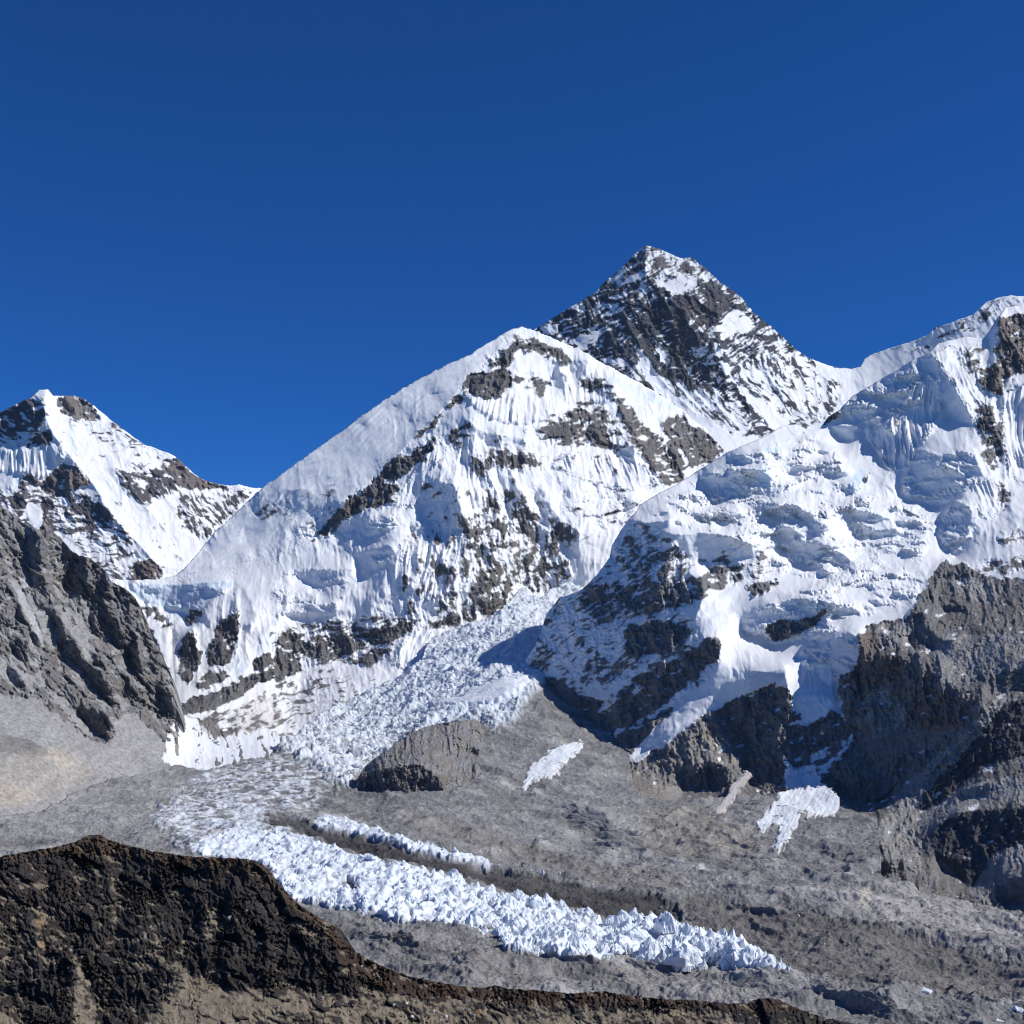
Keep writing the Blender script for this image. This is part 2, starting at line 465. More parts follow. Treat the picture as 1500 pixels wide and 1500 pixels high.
# ------------------------------------------------------------------ materials
def ground_mat(name, scale, bump=.5, vary=.25, rough_snow=.55, rough_rock=.95, bump_dist=1.0):
    m = bpy.data.materials.new(name); m.use_nodes = True
    n, l = m.node_tree.nodes, m.node_tree.links
    b = n["Principled BSDF"]
    at = n.new("ShaderNodeAttribute"); at.attribute_name = "albedo"
    tc = n.new("ShaderNodeTexCoord")
    nz = n.new("ShaderNodeTexNoise"); nz.inputs["Scale"].default_value = scale; nz.inputs["Detail"].default_value = 5; nz.inputs["Roughness"].default_value = .65
    l.new(tc.outputs["Object"], nz.inputs["Vector"])
    mr = n.new("ShaderNodeMapRange"); mr.inputs[1].default_value = .25; mr.inputs[2].default_value = .75
    mr.inputs[3].default_value = 1 - vary; mr.inputs[4].default_value = 1 + vary
    l.new(nz.outputs["Fac"], mr.inputs[0])
    # rock varies, snow hardly
    mm = n.new("ShaderNodeMix"); mm.data_type = 'FLOAT'
    mm.inputs[2].default_value = 1.0
    l.new(at.outputs["Alpha"], mm.inputs[0]); l.new(mr.outputs[0], mm.inputs[3])
    vm = n.new("ShaderNodeVectorMath"); vm.operation = 'SCALE'
    l.new(at.outputs["Color"], vm.inputs[0]); l.new(mm.outputs[0], vm.inputs["Scale"])
    l.new(vm.outputs["Vector"], b.inputs["Base Color"])
    rr = n.new("ShaderNodeMix"); rr.data_type = 'FLOAT'; rr.inputs[2].default_value = rough_snow; rr.inputs[3].default_value = rough_rock
    l.new(at.outputs["Alpha"], rr.inputs[0]); l.new(rr.outputs[0], b.inputs["Roughness"])
    b.inputs["Specular IOR Level"].default_value = .12
    bm_ = n.new("ShaderNodeBump"); bm_.inputs["Distance"].default_value = bump_dist
    bs = n.new("ShaderNodeMath"); bs.operation = 'MULTIPLY_ADD'; bs.inputs[1].default_value = bump * .85; bs.inputs[2].default_value = bump * .15
    l.new(at.outputs["Alpha"], bs.inputs[0]); l.new(bs.outputs[0], bm_.inputs["Strength"])
    l.new(nz.outputs["Fac"], bm_.inputs["Height"]); l.new(bm_.outputs["Normal"], b.inputs["Normal"])
    return m
# ------------------------------------------------------------------ the mountains
mat_far = ground_mat("far_rock_and_snow", .03, bump=.6, vary=.22, bump_dist=8)
mat_near = ground_mat("mountain_rock_and_snow", .11, bump=.9, vary=.4, bump_dist=4)

# --- the dark pyramid behind everything, with the snow saddle and the white ridge to its right
top = P(600, 580, 700, 530) + K(0, 435, 90, 375, 200, 310, 280, 262, 320, 215, 390, 160, 450, 95, 500, 58, 560, 75, 620, 100, 660, 118, 700, 111, 740, 145, 785, 180, 830, 225,
    880, 255, 930, 300, 970, 350, 1020, 390, 1060, 425, 1110, 470, 1160, 515, 1210, 550, 1270, 575, 1330, 595, 1400, 602, 1440, 592) + \
    Cc(800, 375, 850, 350, 910, 330, 960, 315, 1010, 300, 1080, 270, 1110, 240, 1160, 225, 1210, 205, 1270, 185, 1330, 130, 1380, 110, 1440, 98, 1500, 104) + P(1600, 400, 1700, 420)
s = Sheet(700, 1640, 340, 720, 1.2, 1.2, top, P(700, 560, 800, 560, 900, 640, 1000, 700, 1100, 715, 1700, 715),
    [(948, 360, 6900), (785, 480, 6750), (700, 540, 6700), (1240, 540, 7000), (1000, 600, 6350), (1050, 660, 6150), (900, 540, 6420), (1240, 640, 6450), (1500, 430, 6900),
     (800, 600, 6250), (1400, 520, 6700), (1500, 560, 6500), (1640, 430, 6900), (1640, 700, 6000), (1100, 500, 6650), (1000, 450, 6600), (1150, 720, 6000), (700, 720, 5900)],
    theta=-28, seed=1, jag=1.3)
s.un = s.orient(-28, 26, 4.5, 21)
s.rc[:] = (.08, .084, .094)
s.rock(.74, K(-300, 700, 0, 430, 280, 250, 500, 40, 720, 90, 980, 340, 1215, 545, 1400, 700, 1250, 860, 1000, 900, 700, 900), feather=3)
s.rock(.93, K(560, 250, 650, 275, 830, 270, 800, 400, 850, 520, 760, 660, 620, 650, 430, 600, 250, 520, 400, 380, 480, 300))
s.rock(.99, K(640, 290, 820, 280, 860, 310, 800, 400, 740, 400, 660, 360), K(615, 380, 660, 370, 680, 440, 660, 590, 620, 590), col=(.105, .10, .10))
s.rock(.95, K(640, 400, 720, 420, 800, 500, 740, 560, 690, 640, 640, 560))
s.rock(.5, K(450, 95, 500, 60, 700, 112, 830, 225, 740, 215, 640, 190, 500, 180), col=(.17, .16, .15))
s.rock(.13, K(510, 190, 560, 205, 640, 190, 740, 215, 700, 250, 640, 275, 570, 250), feather=3)
s.rock(.02, K(330, 210, 430, 148, 400, 190, 345, 222), K(360, 245, 470, 165, 500, 190, 430, 225), K(140, 480, 200, 455, 280, 430, 320, 430, 260, 500, 190, 500), K(20, 425, 100, 395, 110, 430, 80, 460), feather=3)
s.rock(.08, K(820, 400, 880, 335, 960, 370, 985, 430, 890, 450, 800, 480, 760, 462), feather=3)
s.rock(.28, K(1000, 540, 1210, 550, 1400, 700, 1260, 870, 1080, 800, 1000, 720, 890, 600))
s.rock(.5, K(860, 460, 1060, 430, 1210, 555, 1230, 640, 1060, 600, 900, 590))
s.rock(.30, K(250, 560, 430, 560, 620, 660, 840, 720, 980, 830, 960, 930, 700, 830, 480, 640))
s.streak(50, 34, 4.5, K(1000, 540, 1210, 550, 1400, 700, 1260, 870, 1000, 800, 870, 600), K(400, 560, 620, 640, 860, 720, 1000, 900, 700, 830, 430, 620))
s.rock(.0, K(790, 480, 830, 500, 850, 590, 930, 680, 1080, 790, 1150, 850, 1060, 885, 1000, 810, 930, 720, 850, 630, 815, 560),
    K(450, 490, 500, 540, 560, 650, 700, 770, 860, 880, 1000, 960, 860, 960, 720, 860, 560, 720, 480, 620), K(540, 500, 560, 505, 605, 550, 598, 592, 570, 570),
    K(1005, 545, 1020, 545, 1075, 680, 1060, 700), K(1105, 575, 1125, 580, 1200, 700, 1190, 720), K(680, 590, 690, 590, 700, 640, 690, 640),
    K(1210, 548, 1270, 575, 1402, 602, 1500, 540, 1800, 400, 1800, 900, 1500, 900, 1290, 870, 1410, 700, 1330, 655), feather=3)
s.rock(.25, K(700, 520, 760, 500, 800, 540, 740, 560), K(450, 230, 490, 230, 500, 290, 460, 280), K(380, 380, 394, 380, 388, 470, 378, 465), K(330, 330, 370, 315, 380, 340, 345, 355))
s.rock(.3, Cc(1080, 270, 1110, 235, 1260, 190, 1340, 125, 1440, 110, 1500, 140, 1400, 200, 1250, 260, 1130, 290), Cc(980, 345, 1060, 320, 1080, 335, 1000, 355), feather=8)
# the south-west face turns away from the sun on its left, towards it on its right
s.facet((-.75, .75), K(-300, 700, 0, 430, 280, 250, 500, 55, 500, 180, 470, 300, 420, 460, 330, 620), w=.7, feather=14)
s.facet((-.95, .25), K(560, 250, 650, 275, 690, 400, 820, 520, 760, 680, 640, 600, 600, 420), w=.55, feather=8)
s.facet((.25, 1.0), K(820, 400, 880, 340, 1210, 550, 1400, 700, 1150, 860, 930, 700, 800, 480), w=.6, feather=14)
s.facet((.2, 1.3), Cc(560, 370, 760, 415, 960, 315, 1100, 280, 1000, 420, 800, 520, 640, 500), w=.6, feather=14)
s.rib(K(500, 60, 490, 180, 560, 260, 620, 390, 640, 590), 10, 9)
s.rib(K(840, 280, 800, 420, 830, 520, 850, 640), 8, 7)
s.rib(K(390, 300, 420, 400, 500, 560), 8, 5)
for k in range(7):
    s.rib(K(940 + 60 * k, 480 + 30 * k, 1010 + 50 * k, 600 + 30 * k, 1100 + 30 * k, 720 + 20 * k), 4, 4.0)
    s.rib(K(560 + 60 * k, 640 + 15 * k, 640 + 60 * k, 730 + 15 * k, 720 + 60 * k, 800 + 18 * k), 4, 3.5)
s.solve()
s.relief(rock=.8, snow=.6, fall=-25, theta=-28, big=.7)
s.albedo(-28, ledge=.3, con=2.4, fines=.22)
tag(emit_parts(s, "mountain", mat_far, "summit_pyramid", ("snow_ridge", [Cc(640, 500, 760, 418, 800, 330, 1000, 250, 1300, 90, 1500, 60, 1900, 0, 1900, 1000, 760, 1000, 640, 700)])), "dark rocky pyramid peak streaked with snow, highest summit behind the white shoulder", "mountain", kind="structure")

# --- left-hand far peak
top = P(-200, 640) + A(0, 315, 60, 280, 130, 250, 170, 215, 210, 211, 235, 240, 330, 240, 375, 255, 420, 290, 480, 340, 540, 385, 600, 430, 640, 455, 700, 475, 770, 505, 810, 540, 850, 580, 900, 610,
    950, 625, 1010, 635, 1050, 627, 1090, 640, 1150, 645) + P(460, 740, 520, 790)
s = Sheet(-160, 470, 560, 890, 1.2, 1.2, top, P(-200, 880, 500, 880),
    [(65, 573, 6300), (0, 605, 6250), (-160, 640, 6250), (240, 660, 6230), (380, 715, 6300), (470, 760, 6300), (100, 750, 5800), (250, 800, 5800), (200, 850, 5650), (0, 750, 5700), (300, 850, 5850), (-160, 850, 5400), (470, 880, 5900)],
    theta=12, seed=2, jag=1.0)
s.un = s.orient(12, 26, 5, 22)
s.rc[:] = (.105, .10, .105)
s.rock(.45, A(-400, 300, 180, 225, 200, 370, 100, 470, 0, 560, -400, 600))
s.rock(.75, A(0, 310, 180, 225, 195, 350, 120, 410, 0, 480))
s.rock(.95, A(228, 243, 330, 241, 375, 258, 430, 310, 450, 350, 400, 345, 340, 340, 265, 325), col=(.19, .175, .165), feather=3)
s.rock(.06, A(195, 270, 260, 320, 480, 400, 620, 520, 520, 580, 430, 600, 300, 480, 200, 380), feather=4)
s.rock(.3, A(420, 290, 640, 460, 720, 490, 700, 540, 600, 530, 480, 400), A(260, 320, 480, 380, 560, 470, 500, 480))
s.rock(.95, A(190, 380, 250, 435, 180, 455, 95, 480), feather=3)
s.rock(.55, A(0, 560, 90, 660, 300, 640, 470, 700, 560, 850, 600, 960, 450, 960, 300, 850, 170, 820, 0, 740))
s.rock(.96, A(300, 515, 410, 620, 320, 650, 270, 690, 180, 660, 180, 620), A(80, 600, 160, 570, 170, 640, 90, 660), col=(.19, .155, .14), feather=4)
s.rock(.97, A(350, 690, 440, 700, 500, 790, 420, 800, 350, 760), A(40, 690, 100, 660, 130, 730, 80, 780), A(300, 670, 330, 660, 350, 740, 310, 720), A(180, 690, 230, 690, 240, 740, 190, 760), feather=3)
s.rock(.97, A(710, 520, 780, 508, 850, 580, 900, 610, 1010, 640, 1000, 668, 900, 655, 800, 640, 720, 580), col=(.18, .155, .145), feather=3)
s.rock(.72, A(510, 580, 580, 560, 720, 560, 800, 640, 760, 660, 690, 700, 620, 720, 540, 650))
s.rock(.5, A(740, 660, 1000, 660, 1110, 650, 1100, 700, 1000, 790, 900, 890, 800, 830))
s.rock(.24, A(560, 760, 800, 900, 860, 980, 760, 1020, 650, 880))
s.streak(58, 26, 4.5, A(600, 600, 1100, 650, 1000, 800, 850, 980, 600, 800))
s.rock(.02, A(460, 680, 580, 680, 640, 740, 760, 800, 740, 880, 650, 860, 700, 1000, 620, 880, 520, 800), A(800, 880, 900, 900, 860, 980, 760, 1040, 700, 1040, 720, 960), feather=4)
s.rock(.9, A(570, 980, 660, 950, 710, 1000, 700, 1060, 560, 1060), col=(.16, .13, .12), feather=4)
s.rock(.3, A(310, 850, 450, 880, 600, 990, 550, 1040, 480, 1100, 330, 930))
s.rock(.0, A(110, 700, 190, 720, 180, 830, 120, 790), A(310, 650, 350, 690, 345, 700, 320, 680), feather=3)
s.streak(8, 30, 3.5, A(310, 850, 450, 880, 620, 990, 550, 1100, 330, 930))
s.tex("flute", .8, A(90, 480, 250, 440, 300, 490, 190, 620, 90, 570, 0, 560, 0, 470))
s.facet((-1.2, .35), A(-400, 400, 0, 310, 180, 225, 195, 350, 90, 470, 0, 560, -400, 700), w=.85, feather=5)
s.facet((-.5, .9), A(0, 560, 300, 500, 420, 620, 560, 850, 700, 1040, 560, 1060, 0, 740), w=.5, feather=12)
s.facet((-1.2, .2), A(300, 515, 320, 520, 300, 650, 180, 660, 190, 620), A(350, 690, 440, 700, 500, 790, 420, 800), A(190, 380, 250, 435, 95, 480), w=.6)
s.facet((.3, 1.0), A(195, 270, 260, 320, 480, 400, 620, 520, 520, 580, 430, 600, 300, 480), A(460, 680, 600, 680, 1100, 660, 900, 900, 760, 1030, 620, 880), w=.75, feather=8)
s.rib(A(200, 220, 195, 350, 300, 500, 410, 620, 480, 760, 600, 880, 690, 980), 7, 8)
s.rib(A(500, 560, 620, 700, 720, 820), 7, 5)
s.solve()
s.relief(rock=.8, snow=.6, fall=-20, theta=12, big=.7)
s.albedo(10, ledge=.35, con=2.2, fines=.2)
tag(emit_parts(s, "mountain", mat_far, "snow_face", ("summit_cliff", [A(222, 236, 330, 236, 380, 252, 435, 310, 450, 352, 340, 345, 262, 328)]), ("rock_shoulder", [A(505, 580, 710, 500, 780, 500, 860, 575, 910, 610, 1015, 630, 1010, 675, 800, 660, 620, 725, 530, 650)])), "left distant snow and rock peak with flat-topped dark summit cliff", "mountain", kind="structure")

# --- the white shoulder in the middle
top = P(100, 880, 150, 850) + A(480, 1040, 560, 1050, 700, 1046, 770, 1030, 830, 980, 870, 930, 940, 840, 1030, 760, 1090, 700, 1150, 645, 1230, 590, 1350, 500, 1500, 395) + \
    B(100, 920, 200, 850, 300, 790, 400, 735, 480, 695, 570, 655, 640, 610, 700, 575, 750, 545, 790, 535, 830, 545, 900, 575, 960, 600, 1040, 630, 1120, 680, 1200, 720, 1290, 770, 1390, 830) + \
    K(660, 780, 720, 840, 760, 860, 800, 910, 850, 960) + P(1120, 700, 1220, 760)
bot = P(140, 900, 170, 930, 200, 1060, 235, 1150, 410, 1150, 433, 1120, 480, 1090, 527, 1060, 587, 1030, 640, 980, 700, 950, 760, 910, 817, 900, 900, 900, 1000, 850, 1220, 800)
s = Sheet(140, 1180, 470, 1150, 1.2, 1.2, top, bot,
    [(760, 480, 5300), (650, 530, 5170), (540, 590, 5070), (450, 660, 4980), (375, 720, 4900), (300, 815, 4800), (250, 842, 4700), (190, 850, 4600), (850, 515, 5400), (960, 580, 5480), (1055, 650, 5500), (1180, 720, 5550),
     (700, 700, 4750), (850, 680, 4950), (600, 790, 4480), (700, 850, 4430), (850, 850, 4650), (950, 760, 4900), (400, 850, 4480), (450, 930, 4300), (270, 1000, 4030), (350, 960, 4150), (500, 960, 4260),
     (560, 900, 4330), (420, 1060, 3890), (600, 990, 4080), (240, 1100, 3320), (400, 1100, 3400), (800, 880, 4620), (700, 920, 4360), (480, 1050, 3830), (690, 570, 5000), (620, 660, 4820), (480, 770, 4740), (1100, 850, 4950), (320, 1110, 3330), (190, 1000, 4100)],
    theta=-24, seed=3, jag=1.7)
s.rc[:] = (.145, .137, .132)
# rock showing through
s.streak(78, 22, 8, G(560, 150, 1350, 150, 1300, 500, 900, 650, 560, 640, 560, 400), B(560, 950, 900, 1050, 1050, 1500, 500, 1500))
s.rock(.17, B(500, 1000, 900, 960, 1300, 1100, 1300, 1500, 300, 1500, 300, 1200))
s.rock(.32, G(600, 150, 1350, 150, 1300, 500, 900, 650, 560, 640, 560, 400))
s.rock(.8, B(780, 575, 870, 585, 920, 625, 1000, 640, 1010, 700, 920, 680, 830, 640, 760, 650, 740, 720, 620, 720, 680, 670, 750, 610))
s.rock(.95, B(520, 790, 560, 745, 640, 730, 740, 715, 760, 790, 700, 840, 610, 850, 540, 825), feather=3)
s.rock(.6, B(740, 760, 880, 760, 940, 800, 900, 840, 780, 820), B(590, 1080, 680, 1060, 760, 1070, 870, 1110, 880, 1150, 800, 1170, 700, 1150, 620, 1180, 570, 1150), B(460, 1010, 560, 950, 570, 1000, 500, 1070))
s.rock(.88, B(500, 830, 540, 860, 440, 910, 400, 960, 280, 1050, 390, 1000, 450, 900), B(220, 1110, 340, 1080, 430, 1000, 400, 1080, 330, 1150, 250, 1210, 130, 1290, 0, 1370, 0, 1300, 150, 1220), feather=4)
s.rock(.66, B(840, 980, 940, 930, 1000, 900, 1080, 860, 1150, 880, 1210, 930, 1240, 990, 1290, 1050, 1180, 1080, 1060, 1060, 960, 1060, 880, 1040), B(1040, 780, 1120, 740, 1190, 780, 1180, 830, 1110, 840))
s.rock(.68, B(1190, 830, 1250, 850, 1290, 900, 1330, 960, 1420, 1040, 1500, 1060, 1500, 1230, 1440, 1220, 1360, 1140, 1290, 1060, 1230, 960), col=(.175, .16, .15))
s.rock(.85, M(610, 80, 690, 40, 770, 60, 790, 120, 880, 130, 950, 180, 1000, 230, 1070, 290, 980, 370, 880, 430, 800, 400, 720, 280, 620, 200), col=(.165, .155, .148), feather=6)
s.rock(.72, M(350, 150, 500, 260, 640, 300, 800, 420, 740, 520, 640, 560, 560, 480, 450, 330, 380, 270))
s.rock(.55, B(560, 1400, 700, 1240, 800, 1280, 860, 1380, 900, 1460, 940, 1400, 1040, 1400, 1050, 1500, 520, 1500))
s.rock(.66, G(840, 170, 900, 200, 960, 350, 1040, 420, 1060, 500, 980, 600, 930, 630, 860, 560, 880, 400, 900, 300), G(1060, 150, 1120, 130, 1160, 190, 1110, 230, 1060, 200))
s.rock(.55, G(1040, 380, 1120, 300, 1250, 300, 1330, 400, 1250, 490, 1170, 520, 1090, 490), G(700, 370, 820, 370, 800, 450, 720, 450))
s.rock(.6, G(260, 130, 560, 20, 560, 70, 520, 120, 400, 150, 240, 220))
s.rock(.9, G(250, 150, 400, 60, 540, 20, 540, 60, 500, 110, 400, 140, 300, 180, 230, 230), feather=4)
s.rock(.5, G(0, 640, 300, 620, 620, 580, 640, 660, 520, 740, 350, 830, 100, 830, 0, 800))
s.rock(.9, G(20, 690, 90, 680, 180, 740, 280, 700, 390, 690, 480, 660, 600, 620, 620, 660, 520, 720, 380, 740, 300, 790, 210, 800, 110, 770, 20, 740), G(0, 750, 80, 770, 150, 850, 60, 890, 0, 900), feather=4)
s.rock(.8, G(660, 650, 760, 600, 860, 580, 900, 610, 830, 650, 740, 665), G(350, 780, 520, 740, 500, 780, 400, 840, 330, 840))
s.rock(.97, G(230, 980, 290, 940, 380, 930, 370, 970, 240, 1040), G(0, 980, 230, 970, 230, 1040, 130, 1130, 0, 1120), feather=4)
s.rock(.2, G(0, 900, 250, 800, 520, 840, 560, 900, 380, 930, 200, 960, 0, 970), feather=4)
s.tex("calm", .8, P(300, 800, 385, 705, 500, 620, 640, 530, 740, 480, 700, 545, 640, 620, 560, 690, 470, 740, 400, 790, 320, 830), P(200, 846, 300, 835, 480, 800, 500, 840, 400, 880, 350, 850, 220, 856), feather=16)
s.rock(.36, P(262, 1045, 330, 1045, 400, 1005, 500, 985, 540, 1010, 480, 1050, 420, 1085, 360, 1090, 300, 1060), col=(.18, .168, .16), feather=14)
s.rock(1.0, P(225, 1030, 262, 1046, 300, 1062, 350, 1082, 420, 1072, 450, 1085, 420, 1125, 225, 1160), col=(.22, .208, .2), feather=12)
s.rock(.97, Dd(885, 165, 960, 150, 1010, 175, 1060, 160, 1110, 120, 1160, 150, 1130, 200, 1050, 215, 990, 260, 940, 240), P(245, 1040, 262, 1046, 300, 1052, 310, 1064, 280, 1062, 262, 1056), col=(.19, .175, .165), feather=6)
s.tint((.66, .62, .6), P(320, 1050, 400, 1010, 420, 1060, 360, 1080), P(372, 1000, 392, 1000, 384, 1060, 366, 1066), snow=True, feather=14, w=.7)
s.streak(-30, 30, 6, P(262, 1045, 400, 990, 520, 985, 480, 1050, 420, 1085, 330, 1090))
s.streak(-16, 34, 4, G(0, 640, 300, 620, 620, 580, 640, 660, 520, 740, 350, 830, 100, 830, 0, 800), G(0, 900, 560, 840, 520, 960, 0, 1130))
# the pass on the left: ice cliff over rock
s.rock(.94, J(980, 830, 1060, 750, 1090, 860, 1120, 900, 1050, 1050, 980, 1050), J(1150, 850, 1180, 740, 1300, 650, 1320, 700, 1310, 800, 1290, 870, 1240, 960, 1130, 960), feather=4)
s.rock(.95, J(970, 1160, 1250, 1080, 1300, 1040, 1400, 1000, 1500, 950, 1500, 1040, 1440, 1040, 1360, 1100, 1250, 1170, 1090, 1220, 970, 1240), J(1380, 930, 1500, 860, 1500, 960, 1400, 1000), J(1010, 700, 1060, 650, 1130, 650, 1080, 700, 1040, 740), feather=4)
s.rock(.65, J(740, 600, 860, 640, 950, 700, 960, 740, 920, 780, 860, 700, 780, 690), J(1120, 960, 1260, 960, 1240, 1060, 1040, 1100))
s.rock(.9, J(700, 560, 800, 700, 870, 860, 930, 1000, 955, 1240, 900, 1240, 600, 900), feather=4)
s.rock(.85, Dd(880, 150, 1100, 100, 1000, 140, 890, 170), Dd(950, 230, 1020, 210, 1020, 240, 960, 250), Dd(1060, 190, 1110, 150, 1170, 205, 1100, 235), feather=3)
s.rock(.45, Dd(930, 150, 1060, 100, 1180, 150, 1200, 200, 1060, 200, 960, 210))
s.tint((.6, .6, .6), J(945, 790, 985, 770, 955, 930, 975, 1100, 990, 1240, 960, 1240, 950, 1080, 935, 930), snow=True, feather=4)
s.tint((.70, .79, .85), J(700, 530, 760, 510, 980, 510, 1240, 490, 1290, 510, 1180, 560, 1120, 650, 1010, 720, 930, 650, 780, 610), snow=True)
s.tint((.77, .83, .87), J(1300, 920, 1360, 930, 1340, 1010, 1270, 1030), J(1410, 830, 1500, 780, 1500, 870, 1430, 890), B(1180, 740, 1290, 800, 1400, 850, 1500, 890, 1450, 910, 1300, 840, 1200, 790), snow=True)
# slopes and faces
s.facet((-.45, .95), A(780, 1030, 1150, 645, 1500, 395, 1500, 560, 1440, 640, 1240, 900, 1160, 950, 1000, 990), B(-60, 1020, 560, 660, 560, 740, 440, 880, 300, 1030, 100, 1070, -60, 1100), w=.8, feather=10)
s.facet((-.4, .95), G(0, 180, 200, 50, 420, -60, 560, -60, 520, 20, 250, 150, 90, 260, 0, 330), w=.75, feather=10)
s.facet((-.15, 1.6), B(560, 690, 700, 580, 790, 538, 900, 580, 1120, 680, 1400, 830, 1480, 900, 1390, 860, 1180, 740, 1000, 650, 860, 590, 760, 600, 640, 680), w=.8, feather=5)
s.facet(LIT, B(540, 830, 700, 840, 960, 850, 970, 930, 840, 980, 1000, 1180, 800, 1000, 600, 990), B(900, 1150, 1290, 1090, 1400, 1240, 1400, 1290, 1250, 1420, 1000, 1380, 880, 1200), w=.6, feather=8)
s.facet((.15, 1.3), A(800, 1040, 1000, 1000, 1240, 920, 1500, 860, 1500, 1150, 1400, 1180, 1200, 1170, 1060, 1080, 1000, 1050, 760, 1060), w=.7, feather=8)
s.facet((.2, 1.2), G(0, 330, 250, 240, 420, 230, 400, 320, 230, 400, 60, 560, 0, 560), w=.6, feather=8)
s.facet((-1.15, .15), B(540, 1000, 570, 955, 592, 985, 565, 1130, 525, 1130), B(400, 1200, 480, 1230, 470, 1300, 380, 1290), G(640, 130, 690, 60, 780, 40, 820, 120, 780, 230, 700, 240), G(420, 200, 500, 190, 510, 220, 420, 260),
    G(370, 340, 500, 290, 530, 310, 440, 400, 380, 430), G(350, 690, 380, 570, 440, 480, 500, 400, 440, 560, 400, 640), G(110, 430, 180, 400, 350, 400, 280, 460, 200, 480), G(50, 600, 160, 560, 280, 550, 270, 600, 160, 630),
    G(240, 215, 330, 180, 420, 165, 420, 200, 280, 245), G(1220, 200, 1260, 180, 1340, 230, 1340, 330, 1270, 290), G(700, 170, 770, 180, 760, 240, 690, 230), G(600, 210, 660, 190, 660, 240, 610, 250), G(720, 400, 790, 390, 780, 440, 720, 450),
    B(1000, 680, 1080, 680, 1070, 760, 1010, 770), B(940, 720, 1000, 760, 960, 800, 900, 790), B(870, 1295, 920, 1310, 920, 1350, 880, 1340), B(1230, 1300, 1290, 1300, 1270, 1330, 1235, 1325), B(980, 1250, 1020, 1265, 1000, 1285, 970, 1275),
    B(1140, 1040, 1290, 1060, 1280, 1130, 1200, 1090), B(1080, 760, 1200, 800, 1180, 840, 1090, 820), J(1330, 740, 1380, 720, 1370, 770, 1320, 780), w=.9)
s.facet(WALL, B(590, 980, 640, 1000, 800, 1030, 790, 1050, 660, 1060, 600, 1020), G(840, 870 - 200, 900, 640, 900, 660, 850, 680), w=.8)
s.facet((-1.1, .1), J(1000, 512, 1240, 492, 1160, 590, 1060, 690, 1000, 660), J(1010, 700, 1060, 650, 1130, 650, 1080, 700, 1040, 740), w=.9)
s.facet((-.3, .05), J(700, 530, 760, 512, 1000, 512, 1000, 660, 780, 600), w=.8)
s.facet((-1.3, .3), J(980, 830, 1060, 750, 1080, 860, 1070, 900, 1000, 940), J(1150, 850, 1180, 740, 1260, 690, 1200, 800, 1180, 880, 1130, 960), J(1090, 690, 1150, 680, 1170, 740, 1120, 730), w=.8)
s.facet((.5, 1.1), J(1120, 650, 1200, 560, 1270, 530, 1290, 580, 1240, 680, 1160, 750), G(390, 690, 500, 400, 520, 440, 510, 520, 540, 600, 440, 670), w=.8)
s.facet((-1.0, .2), A(1100, 720, 1250, 650, 1380, 650, 1300, 740, 1150, 800), A(1300, 1012, 1420, 1000, 1500, 1020, 1460, 1060, 1380, 1080, 1310, 1040), A(1080, 800, 1200, 740, 1180, 800, 1060, 880), A(1340, 740, 1480, 690, 1500, 740, 1400, 800),
    B(220, 880, 270, 860, 250, 890), B(290, 950, 370, 900, 330, 950), B(380, 830, 440, 790, 420, 830), B(60, 960, 130, 930, 100, 970), B(420, 1230, 520, 1240, 520, 1400, 440, 1340), B(620, 1140, 660, 1180, 650, 1280, 610, 1230),
    B(720, 1300, 760, 1230, 790, 1290, 740, 1380), B(860, 1240, 900, 1260, 880, 1330, 850, 1300), G(860, 60, 900, 40, 900, 120, 870, 140), G(940, 60, 980, 60, 1000, 150, 950, 120), G(560, 480, 600, 430, 620, 520, 580, 560), G(440, 540, 480, 480, 490, 520, 460, 580), G(900, 280, 940, 300, 960, 380, 920, 360), G(1160, 210, 1210, 230, 1200, 300, 1150, 280), w=.8)
s.rock(.6, A(1320, 830, 1440, 760, 1500, 740, 1500, 830, 1400, 880, 1330, 870), A(1080, 770, 1240, 690, 1300, 700, 1180, 780)); s.rock(.25, A(1150, 760, 1420, 640, 1500, 600, 1500, 760, 1300, 830))
s.facet((.3, .9), G(500, 800, 640, 630, 700, 660, 850, 640, 840, 680, 640, 830, 620, 880), w=.6, feather=5)
# flutings
s.tex("flute", 1., B(540, 830, 700, 830, 960, 840, 970, 920, 840, 970, 700, 960, 560, 880), B(940, 760, 1030, 760, 1190, 800, 1180, 880, 1060, 860, 1000, 890), B(830, 720, 930, 740, 930, 790, 840, 760))
s.tex("flute", 1., B(900, 1150, 1000, 1070, 1290, 1090, 1380, 1200, 1400, 1240, 1200, 1260, 1000, 1180), deg=-12)
s.tex("flute", .9, B(420, 980, 480, 1100, 480, 1240, 340, 1330, 200, 1330, 300, 1200), deg=25)
s.tex("flute", .9, B(560, 950, 640, 1150, 700, 1300, 800, 1500, 500, 1500, 420, 1380, 520, 1250), G(560, 200, 860, 180, 900, 420, 700, 640, 560, 560), deg=4)
s.tex("flute", .8, G(500, 800, 640, 630, 720, 660, 640, 830, 620, 880), deg=20)
s.tex("flute", .24, P(240, 850, 375, 690, 450, 630, 640, 500, 765, 460, 700, 560, 660, 600, 600, 655, 480, 765, 380, 830, 270, 850), deg=58, feather=20)
s.tex("serac", .6, G(0, 420, 250, 400, 340, 420, 300, 560, 100, 620, 0, 600), G(420, 150, 560, 120, 540, 330, 420, 420), B(1180, 1260, 1400, 1260, 1300, 1420, 900, 1350), feather=14)
s.tex("serac", .35, A(1240, 1050, 1500, 1000, 1500, 1200, 1300, 1200), J(700, 520, 1280, 500, 1150, 640, 940, 660))
s.rib(B(560, 950, 520, 1080, 490, 1230, 540, 1400, 620, 1500), 11, 9); s.rib(G(780, 0, 840, 150, 880, 330, 960, 460, 980, 600), 10, 8)
